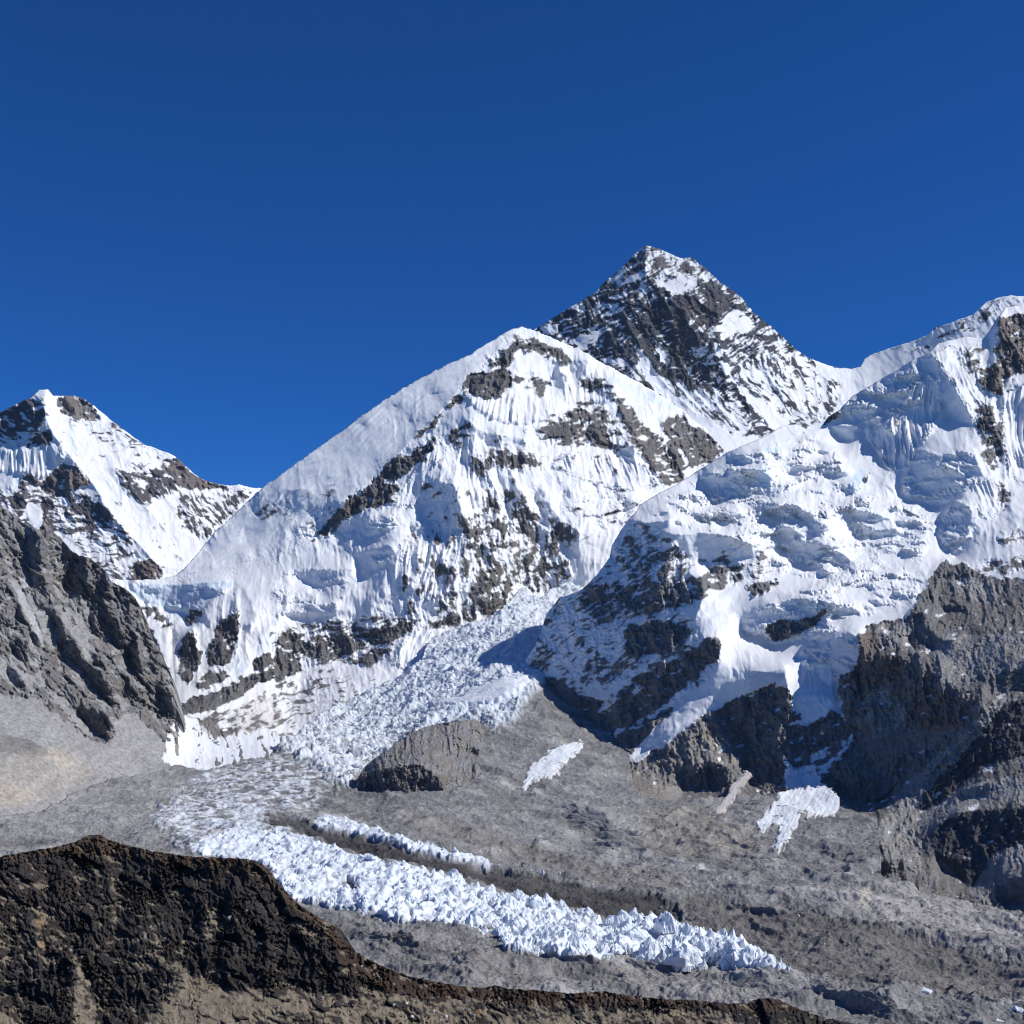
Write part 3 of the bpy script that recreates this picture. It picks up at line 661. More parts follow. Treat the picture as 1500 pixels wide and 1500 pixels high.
s.rib(B(680, 1000, 740, 1180, 830, 1330), 7, 6); s.rib(B(600, 1150, 640, 1290, 700, 1400), 6, 5); s.rib(B(840, 1220, 900, 1350, 960, 1460), 6, 5)
s.rib(B(1190, 830, 1260, 950, 1330, 1080, 1420, 1240), 8, 9); s.rib(M(600, 100, 620, 220, 740, 330), 6, 6)
s.rib(G(560, 300, 530, 420, 560, 560), 6, 5); s.rib(G(640, 420, 620, 520, 640, 600), 5, -4)
s.rib(J(945, 770, 950, 930, 970, 1100, 980, 1230), 5, -7); s.rib(J(1060, 750, 1090, 880, 1080, 1040), 5, 7); s.rib(J(1290, 560, 1320, 720, 1300, 860), 6, 7)
s.rib(B(500, 830, 400, 950, 280, 1050, 130, 1260, 0, 1340), 6, 5)
s.solve(240)
s.relief(rock=1.0, snow=.9, fall=-4, theta=-22, flute0=.22, fine=1.25)
s.albedo(-22, ledge=.48, con=1.9)
tag(emit_parts(s, "mountain", mat_near, "fluted_face", ("ice_cliff", [J(690, 515, 1000, 500, 1240, 485, 1300, 510, 1180, 565, 1110, 660, 1010, 725, 900, 660, 770, 610)]), ("snow_flank", [P(280, 838, 300, 800, 380, 700, 450, 640, 650, 500, 765, 460, 735, 500, 680, 565, 640, 630, 590, 680, 470, 775, 380, 815)])), "white fluted snow shoulder peak in front of the dark pyramid", "mountain", kind="structure")
shoulder = s

# --- the right-hand massif: fluted peak, hanging glacier, dark spur, brown buttresses
top = P(700, 1090, 725, 1060, 745, 1005) + H(0, 900, 80, 800, 130, 720, 190, 560, 260, 470, 360, 440, 385, 425, 470, 340, 537, 250, 545, 190, 590, 110, 650, 30, 680, 0) + \
    M(430, 700, 560, 620, 700, 550, 870, 440, 1000, 360, 1080, 310, 1200, 260, 1380, 180) + Cc(440, 670, 500, 664, 540, 690, 600, 685, 640, 630, 690, 600, 740, 545, 830, 490, 960, 415, 1000, 385, 1090, 345,
    1120, 310, 1200, 290, 1250, 280, 1320, 290, 1350, 250, 1380, 200, 1420, 150, 1500, 140) + P(1600, 430, 1700, 440)
bot = P(700, 1110, 735, 1112, 790, 1125, 850, 1150, 880, 1210, 920, 1235, 1000, 1225, 1100, 1215, 1230, 1240, 1270, 1300, 1300, 1330, 1400, 1370, 1500, 1380, 1700, 1390)
s = Sheet(716, 1640, 430, 1400, 1.2, 1.2, top, bot,
    [(735, 1085, 3340), (780, 1100, 3200), (835, 1110, 3080), (900, 1185, 2580), (1000, 1175, 2640), (1100, 1165, 2660), (1230, 1180, 2500), (1290, 1270, 1960), (1400, 1320, 1760), (1500, 1335, 1660), (1640, 1350, 1600),
     (880, 1240, 2480), (1000, 1230, 2450), (1150, 1220, 2450), (1280, 1320, 1850),
     (775, 1000, 3330), (745, 1040, 3310), (830, 880, 3600), (880, 830, 3680), (930, 740, 3980), (1030, 690, 4200), (1160, 625, 4380), (1205, 620, 4420), (1370, 505, 4420), (1480, 450, 4480), (1640, 430, 4550),
     (1500, 700, 3820), (1300, 700, 4000), (1400, 830, 3500), (1250, 850, 3620), (1100, 800, 3800), (1000, 850, 3450), (900, 1000, 3210), (1000, 1000, 3080), (1100, 980, 3100), (1250, 960, 3020), (1400, 900, 3180),
     (1350, 1050, 2880), (1250, 1100, 2780), (1500, 900, 3000), (1500, 1050, 2400), (1450, 1020, 2520), (1500, 1200, 1980), (1350, 1200, 2230), (1100, 1090, 2900), (950, 900, 3380), (850, 1050, 3190), (1000, 1080, 2900), (1640, 1000, 2700), (1640, 700, 3750)],
    theta=-24, seed=4, jag=.8)
s.rc[:] = (.19, .181, .173)
s.rock(.97, I(600, 520, 730, 490, 870, 460, 880, 420, 920, 370, 1000, 230, 1060, 145, 1110, 185, 1180, 165, 1280, 240, 1420, 250, 1500, 330, 1500, 1500, 1500, 1700, 400, 1700, 440, 1440, 350, 1300, 550, 1160, 560, 1100, 470, 960, 580, 760),
    H(480, 1260, 700, 1170, 950, 1010, 700, 1290, 600, 1410, 830, 1290, 1000, 1150, 1150, 1060, 1280, 1000, 1500, 900, 1500, 1800, 100, 1800, 280, 1500, 300, 1380, 380, 1280), feather=4)
s.rock(1.0, P(700, 1110, 900, 1120, 1000, 1150, 1250, 1160, 1290, 1200, 1640, 1200, 1640, 1420, 700, 1420))
# spur
s.rock(.3, H(680, 0, 900, 200, 1050, 300, 1300, 110, 1300, 280, 900, 700, 600, 960, 100, 1200, 0, 1100, 0, 900, 200, 560, 540, 240))
s.rock(.55, H(600, 190, 660, 130, 760, 180, 880, 170, 950, 230, 1000, 280, 940, 350, 860, 350, 700, 370, 640, 380, 590, 270))
s.rock(.8, H(370, 440, 500, 390, 660, 400, 850, 370, 1000, 350, 1060, 350, 1060, 460, 900, 530, 700, 590, 650, 530, 520, 600, 430, 640, 450, 560, 370, 480), H(1050, 300, 1250, 280, 1290, 380, 1100, 420, 1060, 440))
s.rock(.93, H(630, 640, 720, 620, 860, 590, 1000, 620, 1000, 680, 900, 760, 750, 790, 640, 800, 620, 720))
s.rock(.62, H(360, 870, 500, 790, 620, 800, 700, 830, 600, 920, 460, 920, 380, 920), H(90, 780, 200, 740, 230, 820, 150, 900, 100, 900))
s.rock(.96, H(110, 960, 250, 900, 370, 1000, 500, 1050, 620, 960, 780, 820, 900, 760, 1080, 680, 1160, 700, 1160, 800, 1050, 880, 1040, 930, 900, 990, 800, 1100, 680, 1170, 560, 1200, 480, 1260, 380, 1260, 250, 1290, 100, 1280, 90, 1150))
s.rock(.7, H(180, 620, 240, 500, 280, 480, 230, 600), H(860, 380, 1000, 400, 1060, 440, 900, 520))
s.streak(-32, 26, 4.5, H(680, 0, 1060, 300, 900, 760, 600, 960, 100, 1000, 200, 560, 540, 240))
s.rock(0, H(950, 350, 1000, 290, 1060, 273, 1088, 310, 1050, 345), H(910, 540, 1080, 470, 1240, 395, 1265, 450, 1140, 560, 1000, 600),
    H(1150, 600, 1260, 520, 1500, 420, 1500, 480, 1300, 570, 1240, 700, 1200, 820, 1500, 800, 1500, 900, 1300, 1010, 1210, 990, 1000, 1130, 830, 1250, 700, 1330, 610, 1402, 610, 1370, 700, 1280, 800, 1190, 900, 1110, 1050, 1000, 1120, 880, 1160, 700), feather=3)
s.rock(.35, H(760, 780, 900, 760, 1050, 700, 1000, 760, 820, 850), H(780, 880, 850, 870, 820, 920, 780, 910), H(640, 960, 720, 940, 680, 1020, 640, 1020), H(460, 1090, 600, 1010, 580, 1050, 480, 1120))
s.rock(.55, H(1270, 400, 1400, 370, 1480, 370, 1400, 410, 1290, 450), feather=3); s.rock(.45, H(1270, 280, 1400, 190, 1480, 330, 1320, 400))
s.streak(-5, 30, 4, H(1270, 280, 1400, 190, 1480, 330, 1320, 400))
# hanging-glacier hollows and ice walls
s.rock(.85, I(60, 520, 130, 490, 240, 470, 290, 490, 420, 413, 425, 440, 330, 530, 130, 612, 105, 570), I(0, 290, 120, 265, 160, 280, 40, 350, 0, 350), feather=3)
s.rock(.97, I(0, 912, 190, 822, 230, 900, 220, 960, 150, 1050, 160, 1200, 200, 1290, 60, 1370, 0, 1390), feather=3)
s.rock(.9, I(340, 1050, 470, 960, 550, 1080, 550, 1160, 340, 1200), I(200, 980, 270, 980, 260, 1040, 150, 1080), I(470, 780, 590, 760, 570, 900, 480, 960), feather=4)
s.rock(.3, I(340, 1200, 480, 1150, 560, 1140, 480, 1250, 330, 1290), I(320, 1230, 430, 1260, 420, 1330, 350, 1330), feather=4)
s.rock(.95, I(160, 1080, 290, 1080, 320, 1170, 310, 1250, 220, 1280, 190, 1180), feather=4)
s.rock(.0, I(200, 1330, 320, 1265, 350, 1300, 240, 1345), feather=3)
s.rock(.3, I(1210, 190, 1300, 200, 1350, 240, 1285, 240), feather=3)
s.rock(.9, I(230, 1040, 340, 1050, 470, 960, 560, 1080, 555, 1160, 440, 1240, 340, 1200, 330, 1290, 210, 1290, 160, 1200, 150, 1080), feather=6)
s.rock(.5, I(340, 1200, 480, 1150, 560, 1140, 480, 1250, 340, 1300), feather=6)
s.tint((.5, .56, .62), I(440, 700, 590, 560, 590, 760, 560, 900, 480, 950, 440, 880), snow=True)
# upper right face
s.rock(.86, Cc(1400, 170, 1500, 150, 1500, 330, 1470, 420, 1400, 540, 1350, 530, 1280, 450, 1370, 390, 1390, 280), col=(.2, .175, .155))
s.rock(.55, Cc(1180, 350, 1280, 300, 1330, 330, 1290, 450, 1210, 410)); s.rock(.75, Cc(1270, 560, 1350, 560, 1420, 720, 1390, 880, 1330, 830, 1300, 700))
s.rock(.6, Cc(1390, 900, 1440, 960, 1430, 1040, 1380, 1030), Cc(1370, 1170, 1440, 1140, 1500, 1120, 1500, 1180, 1420, 1200), Cc(1240, 1290, 1400, 1250, 1480, 1300, 1400, 1330)); s.rock(.92, Cc(1440, 1240, 1500, 1240, 1500, 1340, 1460, 1310))
s.rock(.85, Cc(610, 680, 650, 605, 690, 598, 680, 640), feather=3); s.rock(.4, Cc(920, 640, 1020, 640, 1000, 700, 930, 700)); s.rock(.8, Cc(800, 910, 830, 850, 815, 915), feather=2)
# colours
s.dusty(.75, I(660, 520, 900, 470, 900, 560, 820, 640, 720, 620), I(1020, 560, 1300, 560, 1500, 560, 1500, 660, 1300, 780, 1150, 850, 1040, 830, 1000, 740), I(1130, 200, 1400, 270, 1350, 420, 1100, 350))
s.dusty(.95, I(900, 1330, 1150, 1130, 1300, 940, 1420, 890, 1400, 950, 1220, 1150, 980, 1400, 880, 1560, 760, 1480), feather=5)
s.dusty(.6, I(620, 860, 760, 830, 870, 960, 860, 1080, 640, 1120, 600, 980), I(520, 990, 600, 980, 620, 1120, 540, 1080))
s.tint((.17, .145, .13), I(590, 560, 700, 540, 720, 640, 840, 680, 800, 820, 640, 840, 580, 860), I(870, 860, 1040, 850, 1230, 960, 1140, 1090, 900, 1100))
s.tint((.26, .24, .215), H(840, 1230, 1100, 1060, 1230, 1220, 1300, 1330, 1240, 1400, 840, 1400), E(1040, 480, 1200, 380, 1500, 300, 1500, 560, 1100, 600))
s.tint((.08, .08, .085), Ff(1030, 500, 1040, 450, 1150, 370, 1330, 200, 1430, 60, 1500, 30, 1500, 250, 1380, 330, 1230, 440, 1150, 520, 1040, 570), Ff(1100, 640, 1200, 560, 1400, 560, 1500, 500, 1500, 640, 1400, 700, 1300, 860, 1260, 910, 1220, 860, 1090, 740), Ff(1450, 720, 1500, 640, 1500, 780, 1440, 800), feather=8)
s.dusty(.8, Ff(1000, 570, 1100, 560, 1200, 470, 1350, 420, 1500, 380, 1500, 480, 1300, 540, 1100, 640, 1050, 720, 1040, 860, 960, 800, 1020, 700), Ff(1260, 910, 1400, 700, 1500, 660, 1500, 720, 1380, 860, 1380, 990, 1290, 960), feather=8)
s.dusty(.7, Ff(830, 770, 840, 650, 900, 560, 1000, 540, 1050, 620, 1020, 700, 960, 780), feather=6)
s.tint((.72, .82, .9), I(240, 860, 330, 840, 420, 860, 430, 900, 460, 950, 340, 1050, 280, 1000, 230, 970), Cc(350, 770, 440, 760, 430, 790, 370, 795), Cc(320, 850, 380, 850, 380, 940, 330, 940), Cc(740, 880, 800, 850, 780, 950, 720, 990), snow=True, feather=5)
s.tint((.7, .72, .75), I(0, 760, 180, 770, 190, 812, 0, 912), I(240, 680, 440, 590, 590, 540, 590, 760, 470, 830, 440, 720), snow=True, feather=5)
# big slopes
s.facet((-1.7, .15), H(690, 30, 720, 80, 880, 110, 1050, 230, 1000, 290, 1060, 420, 1000, 620, 780, 780, 640, 960, 580, 1050, 500, 1240, 350, 1260, 100, 1280, -60, 1240, -60, 960, 200, 560, 540, 240, 600, 100), w=.9, feather=6)
s.facet((-1.25, .3), H(1060, 100, 1200, 130, 1290, 280, 1180, 330, 1060, 330), H(640, 960, 780, 800, 1000, 690, 1160, 700, 1150, 860, 1000, 960, 800, 1110, 560, 1200, 590, 1050), w=.9, feather=6)
s.facet((.15, 1.7), Cc(0, 900, 440, 670, 610, 690, 800, 950, 1150, 1050, 1150, 1250, 1080, 1300, 1000, 1500, 300, 1500, 60, 1500, 300, 1330, 100, 1120, 0, 1120), w=.7, feather=10)
s.tex('serac', .9, Cc(1150, 1040, 1210, 1000, 1280, 1020, 1270, 1150, 1200, 1260, 1120, 1180), I(-20, 440, 100, 385, 280, 355, 440, 345, 490, 400, 600, 450, 460, 600, 350, 570, 130, 625, 40, 585, -40, 560), I(360, 560, 600, 520, 600, 760, 470, 840, 240, 700))
s.tex('serac', .6, Cc(940, 960, 1050, 775, 1130, 800, 1275, 770, 1320, 890, 1190, 1000, 1040, 995))
s.facet((.5, 1.0), Cc(1040, 660, 1290, 680, 1300, 760, 1130, 800, 1060, 740), Cc(1280, 770, 1330, 860, 1420, 960, 1370, 1100, 1270, 1020, 1220, 980, 1320, 890), w=.7, feather=5)
s.facet((.5, 1.0), Cc(1090, 350, 1200, 290, 1330, 420, 1350, 600, 1300, 700, 1250, 590, 1180, 480, 1120, 400), w=.7, feather=5)
s.facet((.45, 1.1), H(950, 350, 1000, 290, 1060, 273, 1088, 310, 1050, 345), H(1000, 600, 1240, 395, 1265, 450, 1140, 560), H(1150, 600, 1260, 520, 1500, 420, 1500, 480, 1300, 570, 1240, 700, 1200, 820, 1220, 910, 900, 1120, 700, 1285, 620, 1360, 800, 1190, 1050, 980, 1150, 850), w=.75, feather=4)
s.facet((-1.1, -.5), H(620, 1350, 860, 1190, 1200, 940, 1500, 850, 1500, 960, 1300, 1020, 1210, 1000, 1000, 1130, 830, 1250, 700, 1330, 610, 1400), w=.8)
s.facet((-1.4, -.5), Cc(90, 890, 230, 862, 340, 862, 390, 900, 370, 930, 300, 970, 200, 988, 140, 1010, 95, 970), w=1.)
s.facet((-.95, .15), Cc(940, 960, 1050, 775, 1130, 800, 1275, 770, 1300, 850, 1320, 890, 1210, 960, 1190, 1000, 1110, 1025, 1040, 995, 960, 985),
    Cc(1160, 1050, 1210, 1010, 1270, 1025, 1265, 1140, 1240, 1190, 1200, 1250, 1170, 1210, 1130, 1170), w=1.)
s.facet((-1.0, -.7), Cc(230, 800, 360, 790, 350, 830, 200, 845), Cc(455, 870, 520, 840, 580, 850, 590, 880, 520, 890, 460, 882), Cc(590, 842, 690, 850, 700, 870, 640, 885, 590, 870), Cc(360, 1030, 420, 1015, 500, 1020, 570, 1060, 560, 1110, 500, 1070, 430, 1085, 375, 1060),
    Cc(130, 1040, 240, 1030, 250, 1060, 180, 1105, 140, 1090), Cc(70, 1060, 130, 1080, 120, 1100, 80, 1090), Cc(540, 1150, 590, 1090, 640, 1110, 590, 1170, 620, 1200, 600, 1260, 540, 1240), Cc(730, 1040, 800, 1040, 910, 1080, 840, 1095, 750, 1080),
    Cc(740, 1090, 790, 1100, 860, 1130, 940, 1130, 840, 1160, 770, 1170, 740, 1130), Cc(940, 1100, 1000, 1085, 1100, 1095, 1000, 1120, 960, 1125), Cc(400, 1110, 460, 1110, 540, 1160, 530, 1220, 450, 1220, 410, 1170), Cc(630, 1190, 740, 1260, 700, 1290, 620, 1260),
    Cc(590, 1312, 640, 1300, 640, 1330, 590, 1340), Cc(690, 940, 740, 930, 760, 960, 720, 970), Cc(650, 670, 760, 670, 740, 730, 690, 735), Cc(590, 780, 670, 775, 620, 800), Cc(-60, 1150, 80, 1140, 200, 1150, 300, 1190, 310, 1240, 200, 1260, 80, 1270, -60, 1230),
    Cc(840, 1140, 900, 1120, 960, 1120, 900, 1150), Cc(930, 1190, 1060, 1175, 1040, 1190, 940, 1200), Cc(440, 1230, 540, 1230, 600, 1280, 480, 1270), I(360, 240, 390, 200, 430, 220, 410, 250), I(340, 580, 400, 540, 460, 540, 430, 580, 370, 605), I(430, 410, 560, 410, 600, 440, 450, 465),
    I(640, 370, 690, 368, 705, 395, 660, 390), I(680, 335, 730, 340, 720, 362), I(610, 400, 650, 400, 670, 425, 620, 420), M(540, 775, 600, 745, 660, 742, 600, 775), M(630, 635, 680, 620, 650, 645), M(645, 675, 700, 680, 680, 700, 650, 695), M(825, 640, 860, 655, 840, 675),
    M(865, 770, 930, 760, 990, 800, 900, 825), M(970, 740, 1060, 725, 1170, 745, 1130, 810, 1050, 850, 1000, 820), M(690, 815, 740, 810, 740, 840, 700, 840), M(430, 830, 560, 820, 690, 795, 640, 850, 560, 900, 470, 900), w=1., feather=2.)
s.facet((-1.3, -.4), I(0, 440, 100, 390, 280, 360, 440, 350, 480, 400, 400, 460, 420, 480, 350, 560, 130, 620, 40, 580, -40, 560, -60, 480), I(0, 760, 180, 770, 190, 810, 0, 910), I(240, 680, 440, 590, 590, 540, 590, 760, 560, 800, 470, 830, 440, 720), w=.9)
s.facet((-.5, .55), Cc(610, 680, 690, 600, 830, 490, 960, 420, 1090, 350, 1110, 420, 1140, 560, 1050, 640, 1030, 760, 960, 870, 920, 760, 850, 690, 790, 640, 720, 650), w=.75, feather=5, imp=.7)
s.facet(SH, Cc(1140, 560, 1180, 490, 1250, 600, 1270, 660, 1150, 640), Cc(790, 620, 870, 640, 920, 700, 910, 830, 860, 800, 790, 690), Cc(900, 520, 1000, 470, 1060, 490, 1040, 560, 900, 640, 880, 580), Cc(1050, 380, 1110, 370, 1130, 500, 1080, 640, 1060, 500), Cc(1340, 290, 1390, 190, 1390, 260, 1350, 330), w=.8)
s.facet((.6, .9), Cc(820, 530, 900, 500, 900, 530, 840, 560), Cc(930, 480, 1000, 480, 980, 510, 920, 520), Cc(820, 650, 860, 660, 850, 720, 810, 700), Cc(900, 650, 980, 580, 1010, 600, 990, 640, 940, 660), w=.8)
s.facet((-.6, .5), Cc(1420, 490, 1500, 460, 1500, 760, 1460, 740, 1420, 560), w=.7); s.facet((-1.2, .1), Cc(1450, 800, 1500, 790, 1500, 860, 1470, 850), w=.8)
# shadowed cliffs below the buttress
s.facet((-1.5, .05), I(590, 740, 620, 660, 840, 690, 890, 640, 1000, 760, 1040, 830, 1130, 850, 1150, 900, 1240, 980, 1140, 1100, 1000, 1230, 900, 1340, 760, 1460, 640, 1490, 500, 1450, 480, 1380, 640, 1240, 560, 1100), w=.9, feather=5)
s.facet((-1.4, .05), I(0, 912, 190, 822, 230, 900, 220, 960, 150, 1050, 150, 1200, 190, 1290, 60, 1370, 0, 1390, -30, 1300), I(1310, 800, 1480, 700, 1600, 680, 1600, 860, 1420, 870, 1320, 900), I(880, 440, 960, 430, 950, 560, 900, 640, 870, 600), I(470, 790, 590, 770, 560, 960, 480, 960), w=.9)
s.facet((-.75, .7), Ff(1030, 500, 1040, 450, 1150, 370, 1330, 200, 1430, 60, 1500, 30, 1500, 250, 1380, 330, 1230, 440, 1150, 520, 1040, 570), Ff(1100, 640, 1200, 560, 1400, 560, 1500, 500, 1500, 640, 1400, 700, 1300, 860, 1260, 910, 1220, 860, 1090, 740), w=.8, feather=5)
s.facet((-1.5, -.2), Ff(1215, 480, 1350, 440, 1330, 490, 1260, 505), Ff(850, 790, 970, 772, 940, 830, 880, 840), Ff(1400, 970, 1440, 860, 1520, 810, 1600, 960), Ff(1090, 730, 1160, 770, 1270, 780, 1240, 850, 1150, 830), w=.9)
s.facet(SH, H(650, 1210, 800, 1140, 720, 1280, 650, 1290), H(930, 1400, 1080, 1365, 1190, 1400, 1180, 1500, 930, 1530), H(1190, 1100, 1260, 1010, 1330, 1000, 1330, 1300, 1220, 1230), I(940, 480, 1000, 560, 1080, 600, 1060, 640, 960, 620), I(1050, 400, 1190, 390, 1170, 430, 1060, 430), H(300, 1400, 420, 1380, 400, 1470, 290, 1490), w=.85)
s.facet(LIT, I(160, 1080, 290, 1080, 320, 1170, 310, 1250, 220, 1280, 190, 1180), H(840, 1240, 1000, 1150, 1120, 1080, 1200, 1220, 1300, 1320, 1220, 1390, 1060, 1350, 900, 1380), Ff(830, 760, 840, 650, 900, 560, 1000, 540, 1050, 620, 1020, 700, 960, 770), I(1000, 240, 1180, 170, 1400, 270, 1400, 380, 1100, 370, 950, 400), w=.6, feather=5)
s.facet((.5, 1.3), I(900, 1330, 1150, 1130, 1300, 950, 1420, 890, 1390, 960, 1220, 1150, 980, 1400, 880, 1560, 760, 1480), I(1020, 600, 1300, 570, 1500, 570, 1500, 650, 1300, 780, 1150, 840, 1050, 820), w=.8, feather=5)
s.facet((.2, .4), I(620, 860, 760, 830, 860, 960, 840, 1060, 660, 1060, 610, 980), w=.35, feather=10)
s.facet((.3, .6), I(250, 870, 340, 845, 430, 860, 420, 895, 280, 890), I(200, 720, 290, 710, 360, 720, 340, 750, 230, 770), w=.8)
s.facet((-.7, 0), I(260, 890, 420, 895, 455, 950, 340, 1045, 280, 1000, 235, 970), I(370, 720, 440, 720, 450, 800, 430, 840, 380, 800), w=.8)
# textures
s.tex("flute", 1., Cc(1090, 350, 1200, 290, 1330, 420, 1350, 600, 1300, 700, 1250, 590, 1180, 480, 1120, 400), deg=-28)
s.tex("flute", 1.5, Cc(900, 660, 1060, 420, 1140, 500, 1140, 640, 1040, 760, 1010, 850, 930, 880, 850, 800, 790, 690), deg=3)
s.tex("flute", 1., Cc(1400, 460, 1500, 440, 1500, 1000, 1440, 960, 1400, 700), deg=-8); s.tex("flute", .6, Cc(1270, 900, 1400, 900, 1420, 1030, 1350, 1110, 1260, 1010), deg=-30)
s.tex("flute", .5, I(860, 660, 1100, 860, 1140, 1060, 900, 1080, 700, 820, 600, 830, 620, 700), I(0, 930, 200, 850, 150, 1050, 160, 1200, 0, 1300), deg=4)
s.tex("flute", .5, Cc(380, 900, 600, 880, 700, 960, 500, 1000, 380, 990), deg=0)
s.tex("serac", .9, Cc(700, 1120, 1060, 1100, 1080, 1300, 1000, 1500, 560, 1500, 400, 1450, 640, 1340), I(500, 250, 800, 250, 900, 380, 760, 430, 560, 420), feather=16)
s.tex("serac", .95, Cc(60, 900, 440, 720, 610, 700, 800, 960, 1140, 1060, 1080, 1150, 700, 1140, 640, 1340, 400, 1330, 300, 1200, 0, 1120, -40, 1000), feather=16)
s.tex("serac", .9, Cc(640, 600, 700, 580, 900, 460, 1050, 400, 1060, 560, 960, 640, 900, 720, 820, 640, 700, 700), feather=12)
s.tex("calm", .8, P(700, 1110, 900, 1130, 1000, 1160, 1250, 1170, 1290, 1200, 1280, 1320, 1640, 1420, 700, 1420), I(1020, 600, 1300, 570, 1500, 570, 1500, 650, 1300, 780, 1150, 840, 1050, 820), I(580, 1100, 860, 1060, 1100, 1060, 1000, 1200, 660, 1240), feather=14)
s.tex("calm", .55, Ff(1030, 500, 1150, 370, 1430, 60, 1500, 30, 1500, 900, 1300, 960, 1040, 860), feather=14)
s.rib(H(540, 230, 620, 400, 640, 620, 560, 800, 420, 1000), 10, -6); s.rib(H(880, 160, 860, 370, 740, 600, 700, 800, 560, 1050), 10, 7)
s.rib(H(1160, 300, 1060, 430, 1000, 620, 780, 790, 640, 960, 580, 1060, 500, 1240), 8, 6)
s.rib(Cc(1420, 150, 1360, 300, 1380, 500, 1340, 600, 1420, 800, 1410, 1000), 9, 9); s.rib(Cc(1090, 345, 1180, 480, 1260, 620, 1310, 800, 1400, 960), 7, 4); s.rib(Cc(1500, 330, 1410, 500, 1400, 700), 8, 6)
s.rib(I(1060, 150, 960, 330, 900, 420, 880, 500), 8, 6); s.rib(I(1420, 880, 1240, 1080, 1100, 1200, 900, 1400), 9, 9); s.rib(Ff(1500, 340, 1300, 500, 1100, 640), 8, 6); s.rib(Ff(1500, 640, 1380, 840, 1320, 960), 8, 6)
s.rib(I(870, 660, 1000, 850, 1080, 1000), 7, 6); s.rib(I(600, 560, 590, 760, 540, 1000), 7, 7); s.rib(I(760, 690, 760, 860, 740, 1000), 7, 5)
s.solve(350)
_sl, _m = s.mask(I(920, 440, 1040, 400, 1500, 420, 1500, 1500, 1500, 1800, 600, 1800, 760, 1460, 1000, 1240, 1240, 1000, 1040, 840, 960, 700), 30, 5)
_u, _v = rot(s.X[_sl] + 6 * s.jn[_sl], s.Y[_sl] + 6 * s.jn2[_sl], 40)
_r = ridged(_u / 30, _v / 130, 4, .5, seed=171); _r2 = ridged(_u / 11, _v / 40, 4, .55, seed=172)
s.h[_sl] += _m * (15 * (_r - _r.mean()) + 2.5 * (_r2 - _r2.mean()))
s.calm[_sl] = np.maximum(s.calm[_sl], .45 * _m)
s.relief(rock=1.1, snow=.7, fall=-6, theta=-26, big=1.1, fine=1.3)
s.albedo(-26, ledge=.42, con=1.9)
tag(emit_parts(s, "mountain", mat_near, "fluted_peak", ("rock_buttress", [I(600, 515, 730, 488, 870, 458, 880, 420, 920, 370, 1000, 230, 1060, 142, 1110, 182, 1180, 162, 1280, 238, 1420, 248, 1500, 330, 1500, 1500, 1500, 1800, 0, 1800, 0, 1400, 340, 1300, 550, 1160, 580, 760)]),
    ("rock_spur", [H(-200, 1600, -100, 900, 100, 700, 200, 500, 540, 200, 620, 60, 700, 70, 880, 110, 1050, 240, 1300, 280, 1290, 390, 1060, 480, 1150, 700, 1160, 850, 1040, 930, 900, 1080, 600, 1370, 300, 1600)]),
    ("hanging_glacier", [Cc(-200, 1400, -100, 900, 440, 650, 610, 680, 800, 950, 1150, 1050, 1260, 1150, 1080, 1300, 1000, 1520, 300, 1700, -300, 2300)])), "right-hand massif with hanging glacier, shadowed spur and brown buttresses", "mountain", kind="structure")
massif = s

# --- near rock ridge on the left with its scree
top = P(-200, 700) + J(0, 80, 60, 110, 120, 170, 180, 190, 210, 212, 250, 140, 290, 220, 330, 250, 400, 330, 430, 348, 480, 358, 540, 400, 580, 440, 600, 490, 640, 510, 700, 540, 740, 580, 780, 660, 800, 740, 830, 800, 870, 860,
    900, 930, 930, 1000, 950, 1080, 960, 1180, 975, 1260, 985, 1500)
s = Sheet(-170, 264, 700, 1260, 1.2, 1.2, top, P(-200, 1250, 60, 1230, 150, 1190, 250, 1160, 300, 1160),
    [(0, 745, 3700), (-160, 720, 3700), (100, 790, 3650), (190, 855, 3700), (250, 940, 3700), (262, 1040, 3560), (100, 950, 3300), (0, 900, 3200), (200, 1050, 3350), (0, 1050, 2850), (100, 1100, 2860), (240, 1122, 3230), (0, 1200, 2500), (130, 1152, 2920),
     (-160, 900, 3050), (-160, 1050, 2700), (-160, 1210, 2380), (0, 1250, 2330), (130, 1200, 2780), (250, 1160, 3120)],
    theta=40, seed=5, jag=1.2)
s.cov[:] = .66
s.sc[:] = (.315, .305, .295)
s.rc[:] = (.18, .17, .163)
s.rock(.9, J(340, 480, 420, 345, 580, 400, 640, 500, 700, 760, 960, 1240, 600, 1200, 480, 950, 600, 820, 480, 640), feather=20)
s.rock(.35, J(340, 660, 450, 560, 500, 640, 490, 800, 520, 900, 500, 960, 420, 830, 360, 740), J(120, 560, 200, 560, 300, 740, 310, 860, 250, 860, 180, 700), J(0, 870, 60, 900, 160, 980, 260, 1090, 160, 1040, 0, 960), J(580, 820, 640, 860, 700, 960, 680, 1000, 600, 920), J(640, 1140, 690, 1150, 720, 1190, 690, 1230), feather=8)
s.tint((.40, .395, .395), J(60, 480, 110, 520, 200, 700, 250, 860, 225, 850, 130, 650, 70, 520), J(110, 470, 165, 470, 150, 545, 110, 520), snow=True, feather=6)
s.rock(.2, J(60, 480, 110, 520, 200, 700, 250, 860, 225, 850, 130, 650, 70, 520), J(110, 470, 165, 470, 150, 545, 110, 520), J(300, 630, 350, 640, 330, 665), feather=4)
s.rock(.03, J(-100, 980, 0, 1070, 140, 1120, 250, 1190, 350, 1270, 480, 1380, 620, 1385, 640, 1230, 700, 1215, 860, 1330, 900, 1370, 1000, 1400, 1000, 2000, -700, 2000, -700, 1000), feather=8)
